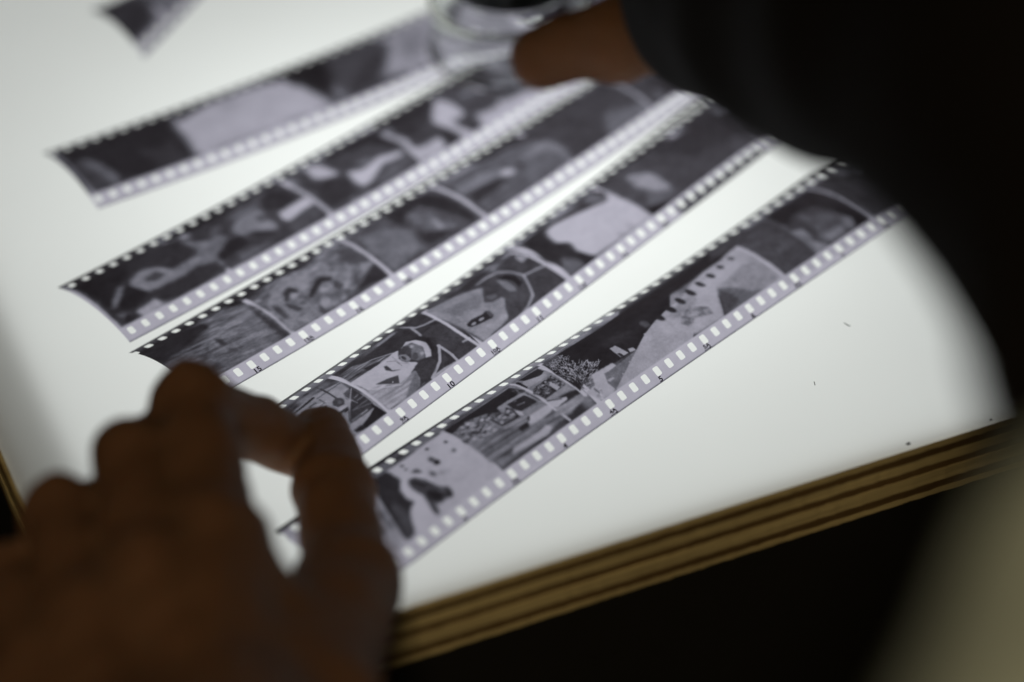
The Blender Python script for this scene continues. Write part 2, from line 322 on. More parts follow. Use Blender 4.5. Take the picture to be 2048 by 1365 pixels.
S3=dict(af=1.027,cb=[[-0.1386, 92.6186, 68.9824], [2.3382, 33.9855, 103.7411]],ct=[[-1.6464, 94.299, 59.0441], [1.2561, 35.2531, 128.1799]],frames=[(-3.5, 4.5), (4.5, 12.5), (12.5, 20.5), (20.5, 28.5), (28.5, 36.5), (36.5, 44.5)],start=-3.0,end=44.5,nums=[(0.9, '15'), (4.9, '15A'), (8.9, '16'), (12.9, '16A')],topdark=(33.2, 0.03),items=[
["S",0.42,0.4,[5,1.0,0.18],[[-14.86,30.54],[-4.78,30.13],[5.19,27.57],[14.8,29.02],[21.23,23.56],[21.05,4.87],[4.11,5.74],[-4.31,5.43],[-16.4,14.79]]],
["P",0.1,0.8,0,[[-14.69,29.9],[-7.24,31.01],[1.58,29.5],[6.87,26.45],[5.23,23.48],[-2.73,20.45],[-9.72,19.38],[-15.63,17.28],[-17.09,21.59]]],
["P",0.06,0.35,0,[[5.58,23.99],[5.27,23.84],[4.97,23.94],[4.71,24.31],[4.56,24.87],[4.52,25.58],[4.62,26.31],[4.84,26.97],[5.13,27.43],[5.45,27.61],[5.75,27.48],[5.97,27.07],[6.09,26.44],[6.11,25.71],[6.02,25.0],[5.84,24.4]]],
["S",0.52,0.4,[5,1.0,0.16],[[6.76,24.64],[14.03,25.87],[19.55,22.67],[17.14,6.03],[7.34,5.82],[-1.51,6.56],[-2.78,12.66]]],
["P",0.12,0.4,0,[[2.98,17.84],[4.35,16.44],[4.38,13.77],[2.58,13.87]]],
["P",0.22,0.5,0,[[-4.83,15.48],[-1.85,13.8],[-3.83,12.13],[-5.2,14.27]]],
["P",0.25,0.4,0,[[4.99,9.56],[4.75,9.49],[4.41,9.6],[4.02,9.88],[3.63,10.29],[3.32,10.77],[3.13,11.25],[3.09,11.65],[3.2,11.91],[3.45,11.99],[3.78,11.87],[4.17,11.58],[4.54,11.16],[4.85,10.67],[5.04,10.2],[5.09,9.81]]],
["P",0.18,0.45,0,[[19.72,21.67],[19.79,17.0],[20.15,9.66],[20.42,5.3],[18.57,5.42],[17.98,10.93],[18.68,18.79]]],
["P",0.2,0.6,0,[[-4.31,5.43],[0.89,5.66],[5.32,5.67],[3.51,5.01],[-1.5,4.64]]],
["L",0.95,0.3,1.2,[[21.25,24.4],[21.96,19.64],[21.82,13.98],[21.56,9.01],[21.87,5.87]]],
["L",0.04,0.5,5.0,[[-15.9,30.33],[-9.59,31.61],[-4.63,31.7],[0.08,31.81],[4.9,31.55]]],
["L",0.1,0.6,4.0,[[5.32,32.16],[9.89,31.92],[14.4,32.0],[19.24,32.03]]],
["P",0.03,0.4,0,[[16.35,31.14],[19.47,28.82],[25.5,28.22],[27.49,26.56],[21.76,27.58],[17.45,26.99]]],
["X",0.52,0.5,[1.8,1.5,0.18],[[21.84,23.83],[36.2,28.51],[43.77,26.13],[60.3,32.8],[60.15,27.94],[58.47,5.26],[41.53,6.26],[32.6,5.14],[21.78,5.85],[21.9,16.98]]],
["P",0.66,0.5,0,[[31.25,25.86],[36.2,28.51],[39.29,25.11],[40.69,19.77],[35.36,16.04],[33.51,22.44],[28.34,18.77],[28.77,10.8],[22.0,6.12],[23.06,18.38]]],
["P",0.15,0.4,0,[[31.04,20.75],[33.52,21.59],[34.6,18.12],[33.14,17.67],[32.13,19.46],[28.23,15.66],[28.8,17.61]]],
["P",0.7,0.3,0,[[32.09,16.8],[31.72,16.45],[31.33,16.23],[30.98,16.17],[30.72,16.29],[30.59,16.56],[30.62,16.94],[30.79,17.39],[31.09,17.83],[31.47,18.2],[31.86,18.43],[32.22,18.5],[32.47,18.37],[32.59,18.09],[32.56,17.69],[32.38,17.24]]],
["P",0.25,0.4,0,[[27.26,16.62],[29.5,13.35],[30.38,11.01],[28.1,10.85],[27.33,14.17]]],
["P",0.12,0.4,0,[[40.83,18.21],[43.18,18.4],[45.51,15.98],[44.16,14.85],[41.88,16.45],[36.82,13.51],[34.45,12.84],[34.85,14.16]]],
["P",0.25,0.4,0,[[45.33,14.93],[45.78,11.19],[43.36,10.1],[42.92,12.56]]],
["P",0.25,0.4,0,[[35.06,9.75],[34.93,7.47],[36.47,5.45],[33.51,5.36],[33.1,7.45]]],
["P",0.7,0.4,0,[[37.81,7.61],[37.17,7.32],[36.52,7.31],[35.95,7.58],[35.54,8.08],[35.38,8.74],[35.48,9.48],[35.83,10.17],[36.38,10.72],[37.03,11.02],[37.69,11.04],[38.25,10.76],[38.63,10.23],[38.77,9.55],[38.67,8.81],[38.33,8.13]]],
["P",0.25,0.5,0,[[24.1,17.93],[25.53,17.1],[24.9,10.43],[23.38,11.15],[23.31,14.43]]],
["P",0.12,0.5,0,[[58.79,12.45],[58.24,5.43],[49.17,6.59],[45.46,6.57],[51.15,8.87],[55.6,11.39]]],
["P",0.28,0.6,0,[[58.5,25.06],[58.37,12.83],[54.46,13.5],[52.99,19.51],[54.37,25.51]]],
["P",0.6,0.5,0,[[54.79,15.57],[59.07,12.77],[54.33,12.49]]],
["L",0.93,0.3,1.2,[[60.6,31.74],[60.17,23.48],[59.79,14.43],[59.91,6.04]]],
["L",0.06,0.5,4.2,[[17.64,31.19],[23.34,30.84],[27.79,30.63],[32.81,30.65],[37.2,30.74]]],
["L",0.14,0.6,3.6,[[37.64,31.32],[42.73,31.3],[47.64,31.94],[52.23,31.63]]],
["P",0.3,0.5,0,[[62.85,28.79],[77.01,29.54],[91.91,28.95],[97.04,28.42],[97.15,18.52],[97.64,5.36],[81.14,5.37],[60.86,5.73],[60.64,18.08]]],
["P",0.5,0.8,0,[[63.88,26.67],[72.72,21.34],[76.55,16.86],[75.04,12.08],[74.16,7.98],[61.31,6.25],[61.18,17.5]]],
["P",0.1,0.5,0,[[77.24,28.96],[88.44,30.07],[93.03,27.71],[95.44,20.65],[95.67,6.82],[93.39,6.76],[90.17,15.08],[87.23,23.77],[81.27,23.65],[76.99,19.72],[75.67,23.05]]],
["P",0.45,0.6,0,[[81.27,23.65],[85.52,19.52],[87.26,12.77],[88.97,8.34],[85.79,8.06],[81.66,11.45],[79.64,15.52]]],
["P",0.7,0.5,0,[[84.37,15.53],[85.7,14.23],[85.29,9.88],[83.13,10.69]]],
["P",0.12,0.6,0,[[78.32,15.65],[78.61,12.06],[85.37,8.39],[86.15,6.88],[77.23,7.41],[75.89,9.87]]],
["L",0.93,0.4,1.3,[[97.39,27.57],[97.78,20.75],[98.05,15.57],[97.93,9.22],[98.55,5.14]]],
["L",0.1,0.6,4.2,[[63.58,34.07],[73.28,34.17],[82.53,33.96],[91.45,32.7],[96.42,32.82]]],
["P",0.38,0.5,0,[[99.03,27.0],[113.18,25.8],[131.39,24.32],[155.69,24.05],[147.1,6.37],[136.4,6.13],[120.16,5.59],[100.2,6.2],[99.83,19.85]]],
["P",0.14,0.5,0,[[120.06,27.27],[132.7,25.6],[148.24,26.82],[162.72,22.8],[154.06,10.61],[145.54,4.85],[137.83,5.97],[139.5,11.44],[137.51,18.64],[133.59,22.56],[126.19,24.69]]],
["P",0.55,0.5,0,[[99.84,21.44],[109.32,21.82],[115.72,18.95],[120.06,14.8],[117.68,12.44],[112.19,15.41],[99.24,17.67]]],
["P",0.9,0.5,0,[[119.21,13.99],[118.68,13.65],[117.9,13.56],[117.0,13.74],[116.12,14.15],[115.39,14.75],[114.93,15.45],[114.81,16.13],[115.05,16.71],[115.61,17.08],[116.39,17.17],[117.28,16.98],[118.14,16.54],[118.84,15.91],[119.29,15.21],[119.42,14.53]]],
["P",0.12,0.5,0,[[100.33,16.47],[113.56,15.25],[113.94,12.55],[105.39,11.6],[99.8,11.27]]],
["P",0.55,0.6,0,[[124.99,18.85],[133.66,18.8],[137.87,16.72],[138.34,10.34],[136.92,6.64],[133.53,6.44],[134.92,10.12],[133.47,14.82],[125.09,15.9]]],
["P",0.15,0.4,0,[[123.76,13.84],[123.39,13.62],[122.92,13.57],[122.43,13.72],[122.0,14.02],[121.68,14.45],[121.55,14.93],[121.6,15.4],[121.84,15.78],[122.23,16.02],[122.7,16.06],[123.18,15.91],[123.61,15.59],[123.91,15.16],[124.04,14.67],[123.99,14.21]]],
["P",0.42,0.6,0,[[125.09,15.9],[132.84,14.22],[133.69,8.16],[121.68,7.14],[121.44,12.32]]],
["L",0.12,0.6,4.0,[[105.58,31.7],[115.05,31.92],[125.31,31.95],[135.04,32.05],[144.29,30.62],[152.85,30.86],[160.92,28.88]]],
["P",0.22,0.9,0,[[135.35,25.0],[177.17,30.24],[180.48,13.85],[176.14,3.45],[138.15,4.55],[138.4,14.75]]],
["P",0.5,0.9,0,[[159.25,13.2],[171.94,9.67],[173.11,4.75],[152.94,6.07]]],
["L",0.85,0.5,1.4,[[175.97,29.14],[174.12,17.25],[173.57,5.18]]]])

S4=dict(af=1.027,cb=[[1.1025, 88.5186, 90.5094], [1.3931, 42.0409, 63.1882]],ct=[[0.2506, 89.544, 79.1645], [2.2024, 40.9031, 86.8598]],frames=[(-5.5, 2.5), (2.5, 10.5), (10.5, 18.5), (18.5, 26.5), (26.5, 34.5), (34.5, 42.5)],start=-4.0,end=43.0,nums=[(-1.3, '9'), (2.7, '9A'), (6.7, '10'), (10.7, '10A'), (14.7, '11'), (18.7, '11A'), (22.7, '12'), (26.7, '12A')],topdark=(33.1, 0.0),items=[
["L",0.55,0.5,3.4,[[-9.64,31.07],[-4.89,31.4],[-0.04,31.48],[4.66,31.33],[9.17,31.25],[13.92,31.4],[18.49,30.98]]],
["L",0.06,0.3,1.6,[[0.78,31.44],[2.31,29.29]]],
["L",0.15,0.5,1.2,[[-3.84,30.01],[-3.9,26.22]]],
["P",0.72,0.2,0,[[-9.3,25.26],[1.93,26.38],[10.85,23.97],[9.98,19.89],[10.99,4.88],[-6.5,5.33],[-11.04,12.11],[-9.78,23.87]]],
["P",0.88,0.12,0,[[-9.78,23.87],[-0.65,21.91],[2.53,20.5],[-0.01,19.68],[-8.22,19.98],[-10.03,20.43]]],
["L",0.12,0.12,0.9,[[-8.68,24.74],[-3.64,24.69],[1.62,25.14]]],
["L",0.25,0.1,0.5,[[-1.97,22.89],[0.09,22.66]]],
["L",0.3,0.1,0.4,[[-6.34,27.55],[-2.77,27.44]]],
["L",0.45,0.1,0.5,[[1.81,23.85],[10.31,23.42]]],
["L",0.12,0.1,0.5,[[5.84,26.58],[4.84,19.37]]],
["L",0.2,0.1,0.25,[[6.49,31.47],[5.84,26.58]]],
["P",0.22,0.12,0,[[5.42,16.58],[4.9,16.14],[4.24,15.92],[3.55,15.94],[2.93,16.22],[2.48,16.7],[2.27,17.32],[2.34,17.99],[2.68,18.62],[3.23,19.09],[3.9,19.33],[4.59,19.3],[5.19,19.0],[5.61,18.49],[5.8,17.85],[5.73,17.17]]],
["P",0.35,0.1,0,[[4.63,16.84],[4.38,16.67],[4.11,16.6],[3.86,16.64],[3.66,16.79],[3.55,17.02],[3.54,17.31],[3.63,17.6],[3.82,17.85],[4.07,18.03],[4.34,18.1],[4.6,18.06],[4.79,17.9],[4.9,17.66],[4.91,17.38],[4.81,17.09]]],
["L",0.08,0.08,0.3,[[2.34,18.03],[2.57,16.29],[4.46,15.88]]],
["L",0.9,0.07,0.4,[[-2.08,19.89],[1.6,19.57]]],
["L",0.15,0.07,0.3,[[-2.07,20.47],[1.38,20.49]]],
["L",0.15,0.08,0.35,[[-0.81,20.3],[1.03,19.29],[0.01,18.56],[-1.37,18.88]]],
["L",0.3,0.08,0.3,[[1.85,23.0],[1.6,20.15]]],
["P",0.18,0.08,0,[[10.33,19.95],[10.38,10.66],[9.39,9.12],[5.9,9.11],[0.15,9.4],[4.58,14.04],[6.63,15.19],[8.95,18.02]]],
["P",0.35,0.1,0,[[7.41,19.06],[10.33,19.37],[7.47,16.0],[6.26,16.51]]],
["L",0.75,0.05,0.3,[[10.33,18.81],[6.36,15.49],[0.44,9.83]]],
["L",0.75,0.05,0.25,[[6.48,18.72],[7.22,13.51]]],
["L",0.75,0.05,0.25,[[7.82,14.1],[10.5,14.16]]],
["L",0.6,0.05,0.22,[[4.3,12.35],[10.11,12.38]]],
["L",0.6,0.05,0.22,[[8.0,15.4],[9.72,15.66]]],
["L",0.8,0.05,0.3,[[1.51,9.9],[7.45,9.79]]],
["L",0.5,0.05,0.25,[[4.3,12.35],[10.38,10.66]]],
["L",0.12,0.05,0.3,[[1.23,12.72],[3.39,12.87],[0.73,10.26]]],
["P",0.15,0.06,0,[[0.92,14.66],[4.51,14.53],[3.59,13.06],[1.23,12.72],[2.55,13.74],[0.39,13.58]]],
["L",0.85,0.05,0.5,[[0.52,15.11],[4.37,14.68]]],
["L",0.8,0.05,0.35,[[-0.06,12.86],[3.25,13.01]]],
["P",0.04,0.06,0,[[9.89,10.75],[10.99,4.88],[3.05,5.1],[2.28,6.94],[6.48,7.96],[9.21,8.94],[9.33,10.2]]],
["P",0.72,0.15,0,[[0.09,8.78],[4.87,8.66],[7.35,8.54],[5.81,7.87],[2.13,7.38],[-0.35,7.19]]],
["P",0.05,0.2,0,[[-0.51,7.32],[2.29,7.25],[3.22,5.27],[1.73,5.52],[-0.4,5.99]]],
["X",0.62,0.12,[0.4,0.35,0.25],[[-2.77,13.29],[0.53,13.44],[0.36,9.9],[-0.82,7.58],[-3.5,6.62],[-3.02,11.63]]],
["S",0.7,0.2,[3,0.6,0.12],[[-3.81,6.88],[-0.88,6.37],[2.06,5.27],[-2.25,4.41],[-4.53,5.59]]],
["P",0.3,0.2,0,[[-0.87,17.69],[1.29,16.44],[0.4,16.12],[-0.92,16.79]]],
["P",0.14,0.25,0,[[13.05,26.5],[27.29,27.02],[41.35,27.85],[48.72,24.82],[47.79,20.85],[48.59,4.94],[40.99,5.35],[29.88,5.29],[16.74,5.33],[12.13,6.08],[12.37,14.51],[12.2,20.6]]],
["S",0.42,0.2,[6,0.6,0.28],[[13.05,26.5],[18.25,26.78],[23.03,22.66],[28.51,20.47],[29.11,19.55],[22.21,18.85],[12.2,20.6]]],
["L",0.7,0.15,0.5,[[17.86,24.78],[23.14,23.54],[28.51,20.47]]],
["P",0.12,0.2,0,[[18.82,22.66],[23.22,21.33],[23.78,19.62],[18.49,19.7]]],
["P",0.92,0.15,0,[[11.44,20.98],[19.12,20.32],[25.66,19.96],[28.51,20.47],[30.39,20.03],[27.74,17.13],[28.11,14.9],[29.99,13.0],[30.32,12.2],[26.35,11.01],[21.7,8.74],[15.19,9.86],[12.74,14.12],[12.35,18.16]]],
["P",0.2,0.15,0,[[22.69,18.2],[23.48,17.85],[23.07,15.25],[25.18,13.59],[22.79,14.98],[21.84,16.65]]],
["P",0.25,0.12,0,[[15.7,14.79],[19.51,14.05],[22.83,12.81],[20.84,10.34],[18.06,12.65]]],
["P",0.9,0.05,0,[[20.1,11.85],[20.01,11.79],[19.9,11.76],[19.79,11.78],[19.7,11.84],[19.64,11.92],[19.62,12.02],[19.65,12.12],[19.71,12.21],[19.8,12.28],[19.91,12.3],[20.02,12.28],[20.11,12.23],[20.17,12.14],[20.19,12.04],[20.16,11.94]]],
["S",0.78,0.2,[5,0.7,0.15],[[11.93,14.44],[15.8,14.14],[20.94,10.25],[25.45,10.88],[27.67,10.78],[26.78,8.03],[24.94,6.21],[18.28,5.34],[12.13,6.08]]],
["L",0.95,0.12,0.4,[[13.82,14.07],[21.11,9.67],[25.85,10.53]]],
["L",0.6,0.15,0.4,[[12.61,10.32],[20.87,9.43],[27.21,10.72]]],
["P",0.5,0.25,0,[[27.67,10.78],[26.78,8.03],[24.94,6.21],[22.05,5.24],[18.5,5.56],[21.64,7.54],[24.84,9.17]]],
["P",0.9,0.12,0,[[31.98,20.06],[34.58,21.06],[36.73,19.37],[37.94,16.43],[36.78,13.13],[34.93,11.38],[33.21,11.98],[35.64,15.38],[35.14,19.35]]],
["P",0.5,0.2,0,[[31.83,20.29],[35.14,19.35],[35.93,15.66],[33.47,12.22],[30.84,12.7],[30.05,14.53],[31.76,16.15],[30.23,18.02]]],
["P",0.2,0.2,0,[[30.22,19.49],[32.6,19.92],[34.18,18.44],[31.76,16.15],[29.66,16.74],[28.49,18.21]]],
["P",0.85,0.25,0,[[34.2,17.71],[33.98,17.57],[33.75,17.51],[33.54,17.55],[33.37,17.67],[33.28,17.87],[33.28,18.11],[33.37,18.36],[33.54,18.57],[33.76,18.73],[33.99,18.79],[34.21,18.75],[34.37,18.62],[34.45,18.41],[34.45,18.17],[34.36,17.92]]],
["P",0.8,0.2,0,[[34.19,13.57],[33.95,13.41],[33.68,13.33],[33.43,13.35],[33.22,13.47],[33.1,13.67],[33.09,13.92],[33.17,14.18],[33.36,14.41],[33.6,14.58],[33.87,14.66],[34.13,14.64],[34.32,14.51],[34.44,14.31],[34.45,14.06],[34.37,13.8]]],
["P",0.25,0.2,0,[[32.26,13.9],[31.8,13.55],[31.31,13.36],[30.86,13.34],[30.53,13.51],[30.37,13.83],[30.4,14.27],[30.62,14.75],[31.0,15.21],[31.49,15.57],[31.99,15.78],[32.44,15.79],[32.76,15.62],[32.91,15.28],[32.86,14.83],[32.64,14.34]]],
["P",0.6,0.15,0,[[28.8,18.5],[30.42,17.1],[30.05,14.53],[28.21,14.25],[27.5,16.16]]],
["P",0.2,0.12,0,[[28.93,15.45],[28.74,15.45],[28.58,15.59],[28.47,15.85],[28.42,16.19],[28.45,16.57],[28.56,16.92],[28.71,17.19],[28.9,17.34],[29.08,17.34],[29.23,17.2],[29.34,16.93],[29.37,16.58],[29.34,16.2],[29.25,15.86],[29.1,15.6]]],
["L",0.8,0.12,0.35,[[27.22,19.22],[26.58,16.02],[28.31,13.62]]],
["L",0.55,0.1,0.2,[[24.71,19.03],[26.47,17.4],[26.27,14.62]]],
["L",0.72,0.2,0.8,[[39.17,32.43],[40.42,26.87],[41.16,23.64],[43.71,22.27],[47.51,21.33]]],
["L",0.72,0.15,0.8,[[40.52,24.57],[39.14,19.42]]],
["P",0.1,0.2,0,[[38.78,26.81],[39.34,23.41],[38.13,21.47],[37.68,24.88]]],
["P",0.06,0.25,0,[[34.58,21.06],[38.19,20.02],[39.83,16.73],[37.91,13.08],[35.91,11.94],[38.0,15.75],[36.9,19.53]]],
["P",0.22,0.3,0,[[47.09,20.19],[48.59,4.94],[40.99,5.35],[39.7,12.91],[40.72,15.72],[38.97,19.26]]],
["L",0.82,0.12,0.9,[[39.23,12.84],[39.87,8.17],[39.84,5.39]]],
["L",0.8,0.12,0.9,[[39.43,12.65],[35.58,8.6],[29.64,5.84]]],
["L",0.8,0.12,0.8,[[29.64,5.84],[34.38,5.87],[39.39,5.34]]],
["P",0.2,0.12,0,[[37.97,10.15],[38.25,7.36],[35.29,7.17]]],
["L",0.75,0.12,0.7,[[45.66,9.14],[48.17,8.87]]],
["P",0.18,0.25,0,[[28.68,11.75],[34.07,11.68],[34.93,9.12],[32.13,7.15],[29.2,6.57],[27.18,6.89],[27.03,8.66]]],
["L",0.4,0.1,0.3,[[20.5,5.24],[26.73,6.05]]],
["L",0.55,0.4,3.0,[[9.56,30.95],[13.84,31.13],[18.43,31.19],[23.05,30.8]]],
["L",0.1,0.5,3.2,[[27.85,31.03],[32.35,30.42],[37.06,30.89],[42.06,30.76],[46.82,30.76],[51.3,30.41]]],
["P",0.22,0.3,0,[[50.84,25.14],[63.59,24.13],[76.19,24.31],[84.55,25.83],[86.23,22.68],[85.39,13.68],[87.79,4.11],[69.42,4.27],[50.56,5.09],[48.58,11.72],[48.44,17.53]]],
["P",0.66,0.3,0,[[49.1,28.26],[52.64,26.95],[61.48,23.69],[66.41,20.63],[66.64,18.59],[63.31,17.06],[63.26,14.04],[66.7,13.44],[67.23,12.42],[64.49,9.5],[63.06,7.18],[58.93,6.15],[51.01,5.54],[49.41,11.0],[47.86,20.72]]],
["P",0.76,0.4,0,[[50.26,10.28],[57.6,8.8],[63.47,8.55],[62.82,6.94],[58.93,6.15],[50.78,5.31]]],
["P",0.55,0.5,0,[[50.45,23.2],[58.4,20.79],[64.29,18.69],[60.45,15.2],[52.05,17.16]]],
["P",0.06,0.15,0,[[51.19,12.84],[53.48,13.28],[57.56,12.56],[59.49,12.84],[59.82,10.12],[58.61,9.75],[55.15,10.32],[51.64,11.2],[50.95,12.05]]],
["P",0.7,0.1,0,[[53.93,11.6],[53.79,11.45],[53.53,11.33],[53.18,11.27],[52.81,11.27],[52.46,11.35],[52.2,11.47],[52.05,11.63],[52.05,11.8],[52.19,11.96],[52.45,12.08],[52.8,12.14],[53.17,12.14],[53.52,12.06],[53.78,11.94],[53.92,11.77]]],
["P",0.7,0.1,0,[[57.01,11.32],[56.86,11.17],[56.57,11.05],[56.19,11.0],[55.76,11.01],[55.37,11.09],[55.06,11.22],[54.88,11.38],[54.87,11.55],[55.02,11.71],[55.31,11.82],[55.69,11.88],[56.12,11.87],[56.51,11.79],[56.82,11.66],[57.0,11.5]]],
["P",0.32,0.15,0,[[59.0,12.77],[60.1,12.28],[59.82,10.12],[58.43,10.35]]],
["P",0.24,0.25,0,[[67.16,21.32],[72.54,20.94],[75.15,19.53],[76.48,16.99],[75.92,13.88],[72.45,10.36],[73.78,9.28],[71.03,7.08],[66.99,5.17],[61.53,5.48],[63.06,7.18],[65.0,9.99],[67.52,12.68],[66.31,13.82],[63.26,14.04],[61.43,15.35],[63.13,17.27]]],
["P",0.03,0.2,0,[[72.16,20.6],[74.79,19.21],[76.34,16.49],[75.53,13.16],[73.46,12.43],[74.18,15.68],[72.73,18.86]]],
["P",0.58,0.3,0,[[71.43,19.93],[72.9,17.15],[72.64,13.19],[71.7,11.96],[70.06,13.48],[70.38,16.74]]],
["P",0.45,0.25,0,[[63.8,17.14],[66.43,15.43],[65.91,14.21],[63.47,14.98]]],
["L",0.72,0.18,0.9,[[66.78,23.27],[70.83,23.19],[74.09,22.36],[76.68,19.41],[78.15,15.12],[75.82,10.39],[74.41,7.92],[70.31,5.98],[66.52,5.11]]],
["L",0.75,0.2,0.8,[[78.35,14.92],[82.56,14.17],[86.51,13.17]]],
["L",0.55,0.25,0.8,[[74.42,26.61],[74.91,23.12],[76.25,20.52]]],
["P",0.7,0.2,0,[[84.35,24.45],[86.03,19.85],[82.35,19.21],[82.73,21.44]]],
["P",0.1,0.2,0,[[51.02,5.15],[55.19,5.67],[59.89,5.47],[57.57,4.78]]],
["L",0.95,0.15,1.1,[[85.04,26.29],[86.23,22.68],[86.13,17.31],[86.47,11.62],[87.01,6.65],[87.56,3.88]]],
["L",0.97,0.15,1.1,[[49.04,29.05],[47.58,21.21],[47.25,13.46],[47.63,9.31],[48.71,4.85]]],
["L",0.08,0.4,3.2,[[46.8,30.52],[51.63,31.0],[56.13,30.63],[60.98,30.59],[65.54,30.21],[70.17,30.3],[75.1,30.23],[79.75,29.83],[84.47,29.89]]],
["P",0.15,0.4,0,[[67.31,27.78],[73.19,27.03],[75.82,25.54],[67.2,23.66],[62.32,24.49],[57.35,26.0]]],
["P",0.1,0.4,0,[[90.36,27.5],[97.42,27.96],[111.13,26.23],[115.69,24.94],[124.03,25.57],[126.38,24.95],[125.58,15.95],[126.67,5.45],[113.14,5.23],[90.67,4.94],[87.24,14.98]]],
["P",0.95,0.6,0,[[99.02,25.02],[102.97,25.6],[109.24,23.89],[116.78,21.33],[121.93,19.9],[124.87,23.34],[125.66,19.19],[126.33,10.17],[126.65,5.09],[113.58,5.64],[101.17,5.88],[98.88,7.17],[97.38,11.11],[98.56,14.69],[95.72,17.93],[96.57,21.21]]],
["P",0.45,0.7,0,[[92.81,11.59],[95.74,7.66],[96.1,5.95],[90.67,4.94],[89.07,8.22],[90.73,11.67]]],
["P",0.06,0.5,0,[[96.89,10.67],[100.75,5.48],[95.69,4.86],[95.74,7.66]]],
["P",0.5,0.5,0,[[123.87,29.5],[123.19,24.84],[122.37,20.91],[117.88,22.26],[117.53,25.89]]],
["P",0.75,0.5,0,[[112.22,8.14],[114.47,6.46],[115.08,4.59],[112.09,6.34]]],
["P",0.8,0.6,0,[[119.23,5.98],[118.88,5.81],[118.38,5.81],[117.82,5.97],[117.29,6.27],[116.86,6.67],[116.61,7.1],[116.57,7.5],[116.75,7.82],[117.12,7.99],[117.61,7.99],[118.16,7.83],[118.69,7.52],[119.1,7.12],[119.36,6.68],[119.4,6.28]]],
["L",0.95,0.3,1.0,[[127.08,31.74],[125.37,23.43],[125.41,17.39],[125.94,10.49],[126.45,5.61]]],
["L",0.12,0.5,3.2,[[93.91,30.99],[98.97,30.91],[103.03,30.53],[108.77,31.4]]],
["L",0.55,0.6,3.2,[[112.01,32.36],[115.95,29.95],[122.28,30.86],[127.57,30.75]]],
["P",0.3,0.5,0,[[126.49,26.37],[132.84,25.18],[142.65,12.03],[134.67,5.33],[126.9,5.66],[126.33,10.17],[125.41,17.39]]],
["P",0.26,0.7,0,[[128.35,26.8],[149.95,26.51],[169.1,26.0],[185.66,23.11],[177.12,1.22],[150.83,3.73],[127.01,5.24],[127.08,11.73],[127.58,19.85]]],
["P",0.72,0.8,0,[[135.67,24.62],[141.27,19.47],[141.26,13.29],[140.12,8.44],[135.01,10.5],[132.88,18.04]]],
["P",0.45,0.8,0,[[133.08,12.81],[141.74,8.2],[134.91,6.43],[128.14,8.68]]],
["P",0.03,0.35,0,[[127.11,8.99],[134.91,6.43],[135.86,4.78],[127.29,5.49]]],
["P",0.15,0.8,0,[[149.95,26.51],[169.1,26.0],[185.66,23.11],[180.82,11.73],[157.09,12.78]]],
["L",0.15,0.6,3.0,[[133.08,30.97],[143.74,29.41],[154.42,30.18],[165.87,31.38],[176.51,31.73]]],
["L",0.36,0.5,4.2,[[137.12,2.11],[148.48,1.68],[157.79,1.44],[167.88,1.74],[175.31,1.77]]]])

